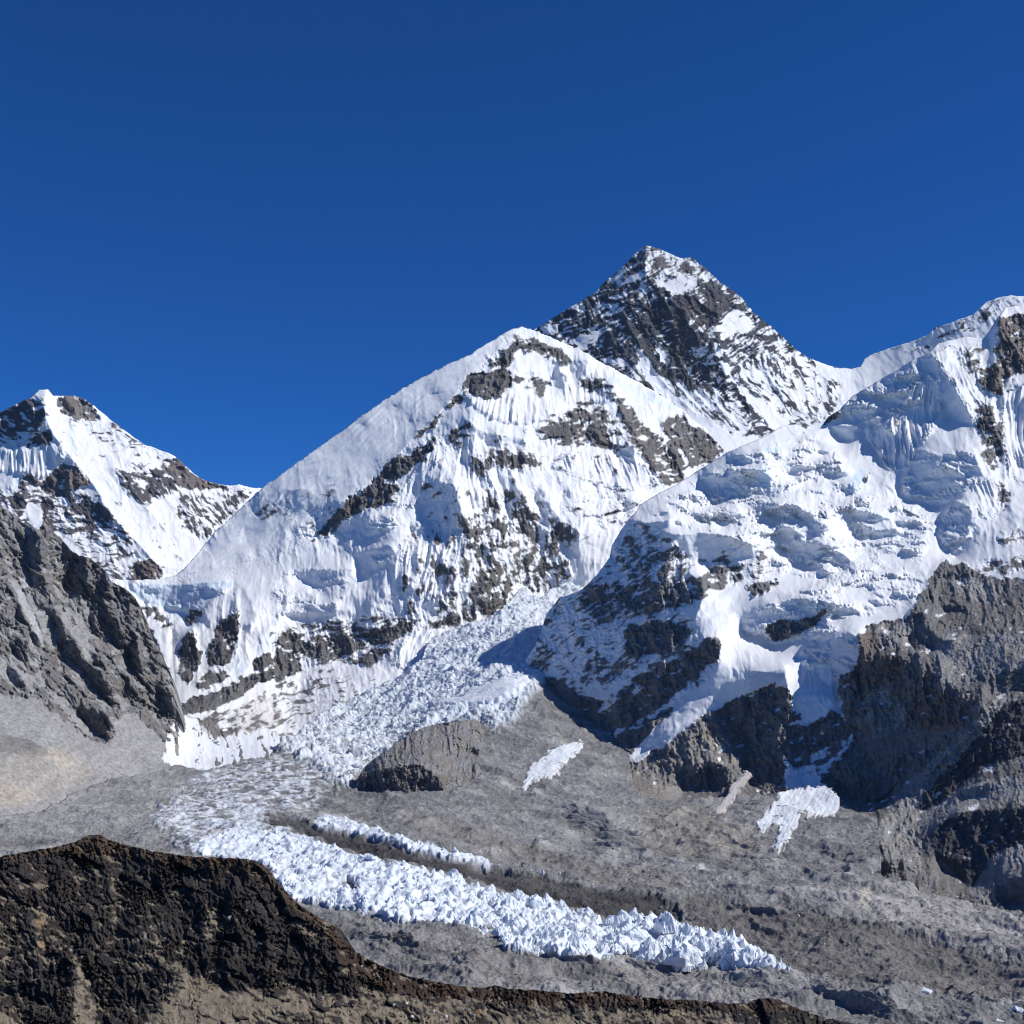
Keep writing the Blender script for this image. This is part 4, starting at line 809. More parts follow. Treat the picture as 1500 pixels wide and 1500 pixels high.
s.rock(.05, J(250, 1100, 330, 1140, 460, 1280, 520, 1340, 470, 1330, 360, 1230), J(120, 1000, 160, 1010, 200, 1130, 160, 1100), feather=4)
s.tint((.23, .215, .2), Dd(-100, 120, 0, 180, 100, 230, 230, 310, 180, 330, 0, 230, -100, 200), feather=8, snow=True)
s.tint((.40, .355, .28), Dd(-100, 380, 0, 370, 200, 300, 300, 280, 380, 350, 420, 420, 150, 530, 60, 560, -100, 560), feather=40, w=.4, snow=True)
s.tint((.46, .40, .30), Dd(0, 420, 60, 440, 170, 490, 70, 540, 20, 540), Dd(200, 310, 270, 285, 330, 370, 260, 380), feather=24, w=.45, snow=True)
s.facet((-1.35, .2), J(350, 500, 420, 350, 570, 390, 590, 500, 520, 470, 420, 555, 350, 530), J(490, 640, 540, 500, 600, 520, 560, 620, 640, 720, 690, 860, 600, 820, 560, 820, 490, 760), J(310, 880, 360, 790, 420, 830, 490, 970, 400, 950, 330, 920),
    J(60, 860, 110, 800, 160, 830, 150, 950, 80, 900), J(140, 190, 210, 210, 230, 420, 160, 540, 140, 330), J(280, 680, 320, 670, 360, 790, 310, 830, 290, 740), J(600, 770, 660, 790, 680, 870, 600, 830), J(20, 950, 100, 970, 140, 1090, 60, 1050),
    J(400, 1170, 540, 1190, 620, 1250, 600, 1370, 500, 1300), J(640, 1100, 760, 1050, 770, 1100, 700, 1140), J(470, 990, 540, 960, 600, 1090, 660, 1200, 560, 1130, 480, 1060), J(850, 1010, 940, 1110, 955, 1240, 890, 1210), J(620, 520, 700, 545, 740, 590, 640, 590),
    J(160, 780, 200, 770, 230, 850, 180, 830), J(200, 560, 240, 600, 300, 680, 260, 640), J(80, 590, 130, 640, 150, 740, 100, 700), J(700, 830, 760, 900, 780, 980, 710, 960), w=.9, feather=3)
s.facet((.3, 1.2), J(340, 660, 450, 560, 500, 640, 490, 800, 520, 900, 500, 960, 420, 830, 360, 740), J(640, 600, 700, 620, 780, 780, 740, 860, 700, 800, 640, 680), J(120, 560, 200, 560, 300, 740, 310, 860, 250, 860, 180, 700), w=.6, feather=6)
s.facet((.35, 1.25), J(-700, 1000, 0, 1075, 140, 1125, 350, 1275, 480, 1385, 620, 1390, 640, 1235, 700, 1220, 900, 1375, 1000, 2000, -700, 2000), w=.7, feather=8)
s.tex("calm", .86, J(-700, 1000, 0, 1075, 140, 1125, 250, 1195, 350, 1275, 480, 1390, 620, 1390, 645, 1240, 700, 1225, 900, 1375, 1000, 2000, -700, 2000), feather=5)
for ln in (J(250, 140, 200, 400, 300, 640, 420, 830, 600, 1080), J(480, 360, 420, 560, 520, 830, 620, 1060, 680, 1230), J(600, 500, 640, 720, 760, 950, 900, 1200), J(0, 300, 60, 560, 200, 800, 360, 1000, 600, 1250), J(-100, 600, 0, 800, 120, 960, 300, 1180), J(740, 580, 800, 780, 900, 980, 955, 1200)):
    s.rib(ln, 14, 15)
for ln in (J(110, 520, 200, 700, 250, 860), J(340, 640, 440, 820, 520, 960, 620, 1120), J(0, 900, 160, 1010, 300, 1120, 480, 1330), J(560, 620, 660, 800, 760, 980)):
    s.rib(ln, 9, -9)
s.solve()
s.h += 1.6 * np.clip(s.calm, 0, 1) * ridged(*[q / w for q, w in zip(rot(s.X, s.Y, -38), (60, 10))], 3, seed=77)
s.relief(rock=1.35, snow=.5, fall=-30, theta=40, big=1.15, fine=1.7, block=.25)
s.albedo(52, ledge=.5, con=1.9, fines=.3, soil=.16)
s.col *= 1.0
tag(emit_parts(s, "rock_ridge", mat_near, "rock_crest", ("scree_slope", [J(-800, 980, 0, 1075, 140, 1122, 250, 1192, 350, 1272, 480, 1385, 620, 1388, 642, 1236, 702, 1220, 860, 1335, 1000, 1400, 1000, 2100, -800, 2100)])), "grey-brown rocky ridge with pale scree fans at the left edge", "ridge", kind="structure")
left_ridge = s
# ------------------------------------------------------------------ valley: icefall, glacier, moraine (relief stands up vertically here)
mat_valley = ground_mat("rubble_and_ice", .33, bump=.9, vary=.5, bump_dist=1.6, rough_snow=.45)
mat_hill = ground_mat("earth_with_shade", .5, bump=.9, vary=.35, bump_dist=.6)

vtop = P(-300, 1205, 0, 1198, 60, 1188, 130, 1150, 240, 1120, 300, 1126, 395, 1108, 412, 1088, 433, 1078, 480, 1045, 527, 1018, 587, 991, 613, 975, 633, 940, 683, 912, 710, 907, 733, 898, 763, 865, 790, 876, 817, 861, 840, 852, 885, 860,
    930, 1160, 1000, 1172, 1100, 1160, 1230, 1178, 1285, 1195, 1292, 1275, 1350, 1305, 1400, 1318, 1500, 1335, 1700, 1345)
v = Sheet(-170, 1660, 840, 1640, 1.35, .62, vtop, P(-200, 1640, 1700, 1640),
    [(-170, 1260, 2000), (0, 1260, 2080), (0, 1200, 2480), (-170, 1200, 2350), (250, 1120, 3180), (250, 1200, 2430), (400, 1200, 2400), (400, 1120, 3120), (550, 1080, 3480), (420, 1060, 3750), (600, 1000, 3900), (700, 950, 4000), (800, 880, 4480), (870, 860, 4650), (700, 1010, 3600), (745, 1000, 3560), (770, 930, 4020),
     (750, 1065, 3290), (800, 1150, 2780), (740, 1270, 1990), (600, 1200, 2350), (850, 1200, 2430), (1000, 1180, 2550), (1000, 1300, 1830), (1250, 1180, 2440), (1250, 1300, 1730), (1500, 1335, 1620), (1300, 1270, 1900), (1400, 1320, 1690), (1160, 1410, 1330), (750, 1400, 1360),
     (450, 1330, 1640), (750, 1480, 1160), (1500, 1480, 1120), (1500, 1400, 1330), (200, 1400, 1400), (200, 1500, 1150), (750, 1640, 880), (1500, 1640, 860), (100, 1640, 880), (900, 1180, 2580), (900, 1100, 3150), (1000, 1000, 3900), (1660, 1400, 1300), (480, 1150, 2850), (650, 1120, 2980)],
    theta=8, seed=6, jag=1.2, back=30., drop=1.0)
XW = (v.D0 * (v.X - CX) / F).astype(np.float32); YW = v.D0.astype(np.float32)
def vm(poly, feather=5, jag=3):
    o = np.zeros(v.X.shape, np.float32); sl, m = v.mask(poly, feather, jag); o[sl] = m; return o
fallm = vm(P(400, 1090, 433, 1070, 480, 1040, 590, 985, 633, 930, 690, 905, 765, 855, 890, 840, 900, 900, 790, 1000, 735, 1075, 700, 1050, 640, 1065, 590, 1090, 540, 1120, 500, 1160, 470, 1130), 16, 7)
upper = vm(L(340, 120, 520, 80, 740, 40, 1300, -20, 1240, 100, 1080, 190, 1010, 250, 1000, 330, 940, 320, 800, 325, 690, 350, 690, 420, 880, 425, 800, 640, 600, 600, 300, 560, 230, 500, 120, 400, 80, 330, 250, 220), 22, 9)
main = vm(L(560, 380, 700, 415, 880, 420, 1010, 480, 1170, 530, 1330, 560, 1360, 592, 1500, 598) + E(160, 745, 370, 795, 500, 825, 600, 875, 740, 905, 830, 925, 960, 955, 1010, 995, 1070, 985, 1150, 1035, 1230, 1055, 1270, 1030, 1330, 1055, 1400, 1048) +
    Ff(0, 1085, 90, 1078, 170, 1110, 300, 1140, 370, 1190, 360, 1232, 300, 1242, 240, 1255, 170, 1222, 30, 1222, 0, 1240) + E(1440, 1225, 1410, 1210, 1340, 1200, 1230, 1190, 1160, 1230, 1050, 1210, 980, 1220, 870, 1190, 720, 1180, 700, 1140, 690, 1090, 620, 1120, 590, 1090, 500, 1080, 390, 1050, 320, 1050, 200, 1030, 100, 1000, 0, 985) +
    L(1400, 910, 1290, 890, 1180, 880, 1050, 850, 950, 830, 860, 830, 780, 730, 720, 640, 600, 590, 400, 580, 300, 560, 300, 480), 4, 3)
ribn = vm(L(970, 392, 990, 342, 1100, 340, 1200, 370, 1300, 410, 1400, 440, 1500, 470) + E(240, 650, 300, 680, 380, 690, 430, 710, 500, 740, 560, 740, 610, 760, 630, 760, 660, 790, 700, 792, 735, 812, 690, 802, 610, 802, 540, 782, 480, 772, 400, 752, 300, 732, 250, 702, 200, 682) + L(1440, 500, 1300, 470, 1150, 430, 1000, 430), 4, 2.5)
holes = np.maximum.reduce([vm(p, 3, 1.5) for p in (E(420, 935, 480, 885, 480, 930), E(500, 965, 560, 960, 610, 935, 600, 970, 520, 985), E(610, 985, 740, 935, 690, 970), E(590, 1075, 740, 1045, 690, 1075, 680, 1100, 600, 1100), E(20, 900, 80, 880, 70, 915), L(860, 640, 930, 600, 880, 640), L(1100, 715, 1180, 690, 1210, 740, 1160, 760))])
dark = np.maximum.reduce([vm(L(690, 360, 800, 330, 960, 380, 1000, 430, 1150, 440, 1440, 510, 1480, 550, 1540, 600, 1350, 592, 1200, 540, 1010, 480, 880, 420, 690, 410), 6, 4),
    vm(E(0, 650, 200, 690, 250, 720, 540, 790, 700, 815, 1000, 880, 1500, 950, 1500, 1075, 1150, 1035, 960, 955, 740, 905, 500, 825, 160, 745, 0, 710), 8, 4)])
dark2 = vm(Ff(0, 900, 200, 940, 400, 960, 600, 1010, 900, 1060, 1100, 1110, 1300, 1180, 1500, 1250, 1500, 1420, 900, 1330, 480, 1250, 300, 1130, 0, 1070), 14, 7)
def lower_edge(m, d):
    k = int(d / v.sy); o = m.copy(); o[k:] = np.minimum(m[k:], m[:-k]); return o
main = lower_edge(main, 9); ribn = lower_edge(ribn, 6)
ice = np.clip(np.maximum(main, ribn) - holes, 0, 1)
v.facet((-1.0, .1), Ff(500, 1345, 700, 1372, 950, 1395, 940, 1440, 860, 1470, 740, 1425, 560, 1368), L(1190, 1015, 1330, 990, 1410, 1050, 1330, 1060, 1200, 1060), L(1390, 1040, 1480, 1000, 1560, 1070, 1440, 1090), E(900, 1192, 1060, 1215, 1160, 1250, 930, 1240), E(1240, 1215, 1480, 1230, 1400, 1260, 1260, 1250), Ff(1240, 1440, 1330, 1460, 1340, 1500, 1260, 1490), E(980, 600, 1060, 560, 1180, 575, 1150, 640, 1010, 665), Ff(200, 950, 400, 960, 420, 990, 240, 985), w=.9, feather=4, imp=.8)
v.solve(120)
Dm = v.D
# relief in metres; the near ground is finer than the far
wx, wy = 18 * fbm(XW / 90, YW / 90, 3, seed=91), 18 * fbm(XW / 90, YW / 90, 3, seed=92)
hum = 13 * (ridged((XW + wx) / 150, (YW + wy) / 170, 5, .5, seed=93) - .5) + 3.5 * (ridged(XW / 38, YW / 50, 4, .55, seed=94) - .4) + 1.1 * fbm(XW / 9, YW / 13, 3, .6, seed=95) + .7 * cells(XW / 7, YW / 11, 95) + .55 * cells(XW / 2.8, YW / 5, 96)
pk = ridged((XW + .4 * wx) / 30, (YW + .4 * wy) / 34, 3, .5, seed=97)
pk2 = 1 - np.clip(np.abs(gn(XW / 17, YW / 22, 98)) * 1.5, 0, 1)
big_ = smooth(700, 1100, v.X)
spk = (9 + 5 * big_) * (ridged((XW + .5 * wx) / 46, (YW + .5 * wy) / 40, 3, .5, seed=89) - .4) + (8 * np.power(np.clip(pk, 0, 1), 1.3) + 2.5 * pk2) * (.75 + .45 * np.tanh(fbm(XW / 80, YW / 80, 2, seed=98) * 1.5)) + 1.0 * fbm(XW / 5, YW / 8, 3, .6, seed=99) + 2.0 * fbm(XW / 13, YW / 13, 2, seed=97) + (3.6 + 2 * big_) * cells((XW + .3 * wx) / 15, (YW + .3 * wy) / 20, 98)
up_h = 4 * ridged(XW / 46, YW / 38, 4, .6, seed=100) + 1.8 * (1 - np.abs(gn(XW / 16, YW / 18, 101)) * 1.4)
fr, fu_ = rot(XW, YW, 35)
fl_h = 6 * ridged(fr / 24, fu_ / 32, 5, .62, seed=102) + 3 * (1 - np.abs(gn(fr / 9, fu_ / 12, 103)) * 1.4) + 3 * cells(fr / 11, fu_ / 15, 106) + 5 * cells(fr / 34, fu_ / 44, 108) + 14 * fbm(fr / 110, fu_ / 60, 2, seed=105) + 9 * ridged(fr / 120, fu_ / 80, 3, seed=107)
near = smooth(2600, 1500, YW)
v.dz = hum * (1 - .8 * ice) * (1 - .8 * fallm) + ice * (spk * (.55 + .45 * near)) + (1 - ice) * upper * (1 - fallm) * up_h + fallm * (1 - ice) * fl_h - 3 * holes
yb = np.interp(v.xs, [-200, 250, 420, 560, 760, 1000, 1160, 1660], [1190, 1190, 1230, 1262, 1320, 1385, 1420, 1490])[None, :]
rid = ridged((v.Y - yb) / 34 + .5 * fbm(XW / 80, YW / 80, 3, seed=141), v.X / 520, 3, .5, seed=142)
v.dz += 9 * (rid - .45) * (1 - ice) * (1 - upper) * (1 - fallm) * smooth(1180, 1230, v.Y)
# step at the ice stream's near side and the trough of dark rubble behind it
v.dz = v.dz - 5 * dark * (1 - ice) - 3 * dark2 * (1 - ice)
for pl, hh in ((Ff(500, 1345, 800, 1370, 950, 1395, 940, 1430, 700, 1400, 560, 1370), 5), (L(1180, 1010, 1340, 990, 1400, 1050, 1320, 1040, 1200, 1040), 5), (L(1380, 1040, 1480, 1000, 1540, 1060, 1420, 1060), 5), (Ff(200, 950, 400, 960, 420, 985, 240, 985), 5), (Ff(640, 1015, 1000, 1060, 1060, 1080, 800, 1050), 6), (E(900, 1190, 1060, 1215, 1160, 1240, 940, 1230), 4)):
    v.dz += hh * vm(pl, 7, 4)
base = np.zeros(v.X.shape + (3,), np.float32); base[:] = (.236, .231, .226)
def vt(col, m, w=1.): 
    global base
    base = mix(base, np.array(col, np.float32), (m * w)[..., None])
n1 = fbm(XW / 60, YW / 90, 5, .6, seed=110); n2 = fbm(XW / 14, YW / 22, 4, .6, seed=111)
vt((.36, .345, .33), smooth(.0, .8, n1), .8); vt((.15, .142, .135), smooth(.3, 1.2, fbm(XW / 45, YW / 70, 4, .6, seed=115)), .7)
vt((.33, .32, .305), vm(P(-180, 1190, 130, 1150, 250, 1120, 300, 1190, 200, 1260, -180, 1270), 20, 6), .8)
vt((.30, .27, .225), vm(Ff(-200, 560, 60, 520, 200, 620, 330, 640, 380, 740, 200, 780, -60, 760, -200, 700), 20, 5), .6)
vt((.36, .34, .32), vm(Ff(600, 830, 800, 860, 1100, 920, 1500, 1010, 1500, 1230, 1300, 1180, 1060, 1080, 800, 1010, 640, 960), 16, 6), .7)
vt((.24, .215, .19), vm(E(250, 560, 500, 600, 800, 700, 1000, 780, 1500, 830, 1500, 940, 1000, 850, 700, 760, 300, 640), 14, 6), .6)
vt((.085, .08, .076), dark, .95); vt((.165, .152, .14), dark2, .85)
vt((.5, .46, .38), vm(Ff(770, 890, 840, 900, 835, 960, 785, 975), 4, 2), .8); vt((.5, .47, .42), vm(Ff(1055, 1085, 1090, 1095, 1100, 1122, 1080, 1115), 3, 2), .8)
vt((.21, .195, .18), vm(E(0, 1010, 300, 1060, 600, 1110, 1000, 1240, 1500, 1260, 1500, 1330, 900, 1330, 400, 1300, 0, 1090), 14, 6), .6)
vt((.30, .285, .26), vm(Ff(-400, 1250, 100, 1230, 300, 1300, 400, 1400, 100, 1400, -300, 1350), 14, 6), .6)
yb = np.interp(v.xs, [-200, 250, 420, 560, 760, 1000, 1160, 1660], [1190, 1190, 1230, 1262, 1320, 1385, 1420, 1490])[None, :]
band = fbm((v.Y - yb) / 16 + .4 * n1, v.X / 420, 4, .6, seed=140)
n3 = fbm(XW / 3.5, YW / 6, 3, .7, seed=113)
g = np.clip(1 + .12 * n1 + .18 * n2 + .36 * band + .22 * n3, .35, 1.9)
base = base * g[..., None]
icec = np.zeros_like(base); icec[:] = (.77, .81, .85)
icec *= (1 + .05 * fbm(XW / 20, YW / 20, 3, seed=112))[..., None]
dirt = smooth(.55, .25, pk + .25 * n2) * .35
icec = mix(icec, np.array((.5, .55, .6), np.float32), dirt[..., None])
icec *= (1.03 - .05 * fallm * (1 + .8 * fbm(XW / 70, YW / 90, 3, seed=116)))[..., None]
a1 = ice
uph = ridged(XW / 46, YW / 38, 4, .6, seed=100)
a2 = upper * (1 - fallm) * smooth(.27, .66, uph + .34 * n2 + .10 * fbm(XW / 90, YW / 130, 3, seed=114) + .14 * vm(L(80, 330, 600, 250, 900, 420, 800, 640, 300, 560), 30, 8)) * .8
flq = ridged(fr / 24, fu_ / 32, 5, .62, seed=102)
a3 = fallm * smooth(.10, .40, flq + .12 * n2 + .22 * smooth(1090, 990, v.Y))
rampm = vm(G(640, 1010, 820, 980, 880, 930, 1100, 880, 1145, 905, 1060, 950, 1000, 990, 880, 1010), 4, 2)
v.dz = mix(v.dz, 14 + .12 * fl_h, rampm * .9)
cov = np.maximum.reduce([a1, a2, a3, rampm])
base = mix(base, icec, cov[..., None])
base = mix(base, np.array((.86, .88, .91), np.float32), (rampm * .9)[..., None])
v.col = np.clip(base, .01, .93); v.m = 1 - cov
# bits of ice at the bottom right
v.points(KB=8)
yy = v.Y[:-1, :-1]
isfall = (fallm > .5)[:-1, :-1]; isice = ((np.maximum(main, ribn) > .5) & ~(fallm > .5))[:-1, :-1]; isup = ((upper > .5) & (np.maximum(main, ribn) <= .5) & (fallm <= .5))[:-1, :-1]
tag(emit(v, "icefall", mat_valley, isfall), "broken white icefall tumbling between the snow shoulder and the shadowed spur", "icefall", kind="structure")
tag(emit(v, "glacier", mat_valley, isice), "bright band of blue-white glacier ice curving across the valley floor", "glacier", kind="structure")
tag(emit(v, "debris_glacier", mat_valley, isup), "grey crevassed glacier ice streaked with rubble above the bright ice band", "glacier", kind="structure")
tag(emit(v, "ground", mat_valley, ~(isfall | isice | isup)), "grey-brown moraine rubble covering the valley floor", "moraine", kind="structure")
def vpoint(px, py):
    d = float(v.sample(v.D, px, py)); zz = float(v.sample(v.dz, px, py))
    return Vector((d * (px - CX) / F, d, d * (HZ - py) / F + zz)), d

# ------------------------------------------------------------------ rounded rock knoll beside the glacier
k_top = E(40, 470, 64, 445, 80, 405, 110, 360, 150, 330, 200, 300, 240, 262, 300, 225, 360, 196, 430, 178, 500, 172, 580, 160, 640, 185, 700, 215, 740, 290, 800, 400)
s = Sheet(505, 790, 1035, 1230, .9, .9, k_top, E(0, 460, 65, 470, 100, 525, 170, 575, 300, 545, 400, 530, 500, 480, 620, 390, 700, 300, 800, 300),
    [(515, 1150, 2880), (530, 1127, 2900), (555, 1100, 2980), (585, 1082, 3080), (640, 1062, 3230), (690, 1058, 3330), (740, 1090, 3300), (560, 1120, 2790), (620, 1118, 2760), (640, 1100, 2920), (600, 1100, 2920), (555, 1185, 2640), (600, 1170, 2640), (640, 1160, 2660), (670, 1140, 2790), (720, 1110, 3060), (525, 1165, 2760), (555, 1200, 2640), (640, 1180, 2600), (740, 1120, 3030), (760, 1140, 2940)],
    theta=-20, seed=8, jag=1.2, back=25)
s.cov[:] = 1.1; s.rc[:] = (.225, .215, .205)
s.tint((.17, .155, .14), E(70, 440, 110, 395, 200, 375, 350, 355, 420, 405, 480, 420, 440, 490, 300, 525, 170, 580, 100, 530), feather=6)
s.facet((-1.25, .0), E(60, 440, 110, 395, 200, 372, 350, 355, 415, 405, 450, 450, 400, 500, 300, 525, 170, 580, 95, 540), w=.95, feather=4)
s.facet((.25, .95), E(120, 380, 250, 250, 420, 190, 640, 190, 690, 260, 560, 380, 440, 400, 350, 345, 200, 360), w=.5, feather=8)
s.facet((-1.2, .2), E(380, 150, 460, 140, 470, 180, 390, 190), E(540, 270, 600, 280, 600, 310, 540, 310), w=.8)
s.solve(60); s.relief(rock=.85, snow=.5, fall=0, theta=-20, big=1.3, fine=2.2); s.albedo(-20, vary=.3)
tag(emit(s.points(), "hill", mat_near), "rounded brown rock knoll with dark cliff face beside the glacier bend", "knoll", kind="structure")

# ------------------------------------------------------------------ hillside in front, cliff shade painted into its dark earth colour
f_top = P(-200, 1262) + Dd(0, 765, 100, 745, 230, 725, 330, 700, 390, 670, 440, 668, 480, 690, 560, 715, 700, 745, 850, 765, 1000, 770, 1100, 775, 1150, 795, 1190, 830, 1220, 880, 1290, 955, 1380, 1020, 1500, 1085) + \
    E(60, 1180, 120, 1215, 200, 1255, 300, 1290, 420, 1315, 540, 1335, 620, 1340, 680, 1330, 740, 1345, 860, 1350, 1000, 1365, 1150, 1355, 1300, 1380, 1500, 1395) + Ff(60, 1395, 200, 1410, 280, 1408, 340, 1385, 420, 1390, 480, 1420, 560, 1450, 640, 1475, 760, 1500) + P(1350, 1512, 1500, 1530, 1700, 1550)
s = Sheet(-170, 1660, 1215, 1760, 1.1, 1.1, f_top, P(-200, 1760, 1700, 1760),
    [(-170, 1262, 585), (0, 1255, 600), (140, 1223, 660), (260, 1250, 630), (365, 1258, 615), (430, 1325, 600), (500, 1362, 590), (560, 1395, 585), (720, 1442, 575), (1000, 1458, 570), (1250, 1500, 560), (1660, 1550, 540),
     (0, 1500, 490), (250, 1500, 505), (500, 1500, 520), (800, 1500, 535), (1100, 1500, 548), (0, 1700, 400), (500, 1700, 410), (1000, 1700, 415), (1660, 1700, 430), (140, 1350, 560), (330, 1400, 540), (400, 1380, 560)],
    theta=25, seed=9, jag=1.8, back=4, drop=.8)
s.cov[:] = .9
s.rc[:] = (.042, .036, .033); s.sc[:] = (.215, .18, .13)  # dark earth tone, lowered further to carry the shadow on the cliffs
s.jn = s.jn * 1.5
s.rock(.97, Dd(650, 760, 1150, 790, 1400, 1050, 1500, 1180, 1500, 1330, 1100, 1330, 1000, 1360, 900, 1290, 800, 1240, 760, 1000, 650, 850), feather=30)
s.rock(.75, Dd(-300, 830, 120, 850, 300, 1000, 330, 1240, 200, 1330, -300, 1280), Dd(500, 950, 800, 1100, 780, 1300, 600, 1400, 480, 1200), feather=50)
s.rock(.22, Dd(600, 1540, 640, 1450, 700, 1420, 770, 1330, 810, 1262, 900, 1310, 1000, 1370, 1100, 1335, 1300, 1380, 1500, 1390, 1560, 1560), Dd(-300, 1310, 0, 1310, 100, 1400, 240, 1520, 200, 1640, -300, 1640), feather=26)
s.rock(.3, Dd(320, 1190, 360, 1260, 400, 1340, 430, 1420, 400, 1530, 300, 1530, 330, 1300), feather=18)
s.rock(.45, P(380, 1475, 500, 1462, 560, 1445, 700, 1462, 900, 1472, 1100, 1482, 1260, 1500, 1700, 1530, 1700, 1800, -300, 1800, -300, 1540, 100, 1500), feather=20)
s.rock(.4, Dd(150, 1000, 190, 1000, 200, 1120, 195, 1230, 160, 1310, 155, 1200), Dd(475, 780, 505, 850, 515, 1000, 515, 1090, 485, 1080), Dd(890, 1000, 965, 990, 950, 1130, 900, 1170), Dd(910, 1230, 950, 1240, 945, 1310, 910, 1320), Dd(620, 1170, 800, 1240, 780, 1290, 650, 1225), Dd(1260, 1040, 1340, 1060, 1470, 1140, 1370, 1120), Dd(760, 1180, 805, 1140, 805, 1240), feather=14)
s.tint((.26, .18, .10), Dd(150, 1000, 185, 1010, 195, 1120, 190, 1230, 165, 1300, 160, 1200, 170, 1120), feather=8, snow=True)
s.tint((.075, .052, .036), Dd(-100, 760, 140, 720, 380, 660, 500, 690, 700, 740, 1120, 770, 1220, 880, 1500, 1085, 1500, 1160, 1300, 1010, 1180, 900, 1080, 820, 700, 800, 420, 740, -100, 830), feather=16)
s.tint((.062, .042, .031), E(-40, 1090, 60, 1170, 200, 1250, 400, 1310, 600, 1335, 800, 1350, 1200, 1355, 1500, 1390, 1500, 1420, 1000, 1425, 600, 1400, 300, 1380, 100, 1320, 0, 1240), Ff(-200, 1400, 280, 1400, 420, 1385, 560, 1450, 400, 1450, 100, 1430), feather=14, w=.9)
s.rock(.93, E(-40, 1090, 60, 1170, 200, 1250, 400, 1310, 600, 1335, 800, 1350, 1200, 1355, 1500, 1390, 1500, 1410, 1000, 1415, 600, 1390, 300, 1370, 100, 1310, 0, 1240), feather=22)
s.facet((-.9, .25), Dd(-300, 760, 140, 725, 420, 668, 700, 745, 1120, 775, 1220, 880, 1420, 1060, 1500, 1200, 1500, 1380, 1100, 1330, 1000, 1370, 830, 1250, 760, 1330, 600, 1430, 300, 1400, 100, 1380, -300, 1260), w=.7, feather=10)
s.facet((-1.6, 0), Dd(800, 1000, 850, 920, 900, 900, 890, 1100, 810, 1120), Dd(950, 1080, 980, 940, 1030, 880, 1050, 1100, 980, 1280, 930, 1300, 940, 1180), Dd(660, 780, 720, 800, 700, 950, 660, 860), Dd(160, 1360, 220, 1220, 320, 1180, 320, 1330, 180, 1430), Dd(330, 1100, 360, 930, 420, 830, 440, 960, 400, 1080), Dd(480, 1100, 500, 950, 620, 980, 600, 1200, 500, 1380), w=.8, feather=5)
s.facet((.5, .9), Dd(700, 1420, 800, 1270, 900, 1310, 1020, 1400, 1000, 1520, 560, 1520), Dd(1000, 1370, 1100, 1335, 1500, 1395, 1500, 1560, 1000, 1560), Dd(320, 1200, 400, 1340, 420, 1420, 380, 1520, 310, 1520), Dd(150, 1000, 190, 1010, 190, 1300, 165, 1300), Dd(480, 790, 510, 900, 510, 1090, 490, 1080), Dd(900, 1000, 960, 1000, 940, 1130, 905, 1160), w=.8, feather=6)
for ln, am in ((Dd(420, 680, 480, 850, 510, 1080), 6), (Dd(420, 720, 370, 900, 330, 1080), 7), (Dd(660, 760, 730, 960, 800, 1150), 6), (Dd(1000, 780, 1040, 880, 1000, 1100), 6), (Dd(850, 900, 940, 1000, 920, 1200), 7), (Dd(130, 850, 190, 1020, 170, 1300), 6), (Dd(1190, 850, 1320, 1080, 1420, 1300), 7), (Dd(240, 1180, 330, 1240, 400, 1420), 6), (Dd(960, 1200, 1000, 1370), -6), (Dd(560, 800, 620, 1000, 700, 1240), 6), (Dd(240, 760, 280, 900, 260, 1100), 6), (Dd(1080, 800, 1160, 1000, 1200, 1280), 5)):
    s.rib(ln, 8, am)
s.solve(60)
s.h += .5 * fbm(s.X / 4, s.Y / 4, 3, .6, seed=121)
s.relief(rock=1.05, snow=.7, fall=-14, theta=24, big=.75, fine=1.35, block=1.0)
s.albedo(30, ledge=.6, edge=.2, con=1.9, fines=.28, vary=.45, soil=.2)
tag(emit(s.points(KB=30), "hillside", mat_hill), "brown earth hillside darkened by painted shade, with tan gullies in front of the glacier", "hillside", kind="structure")
fore = s

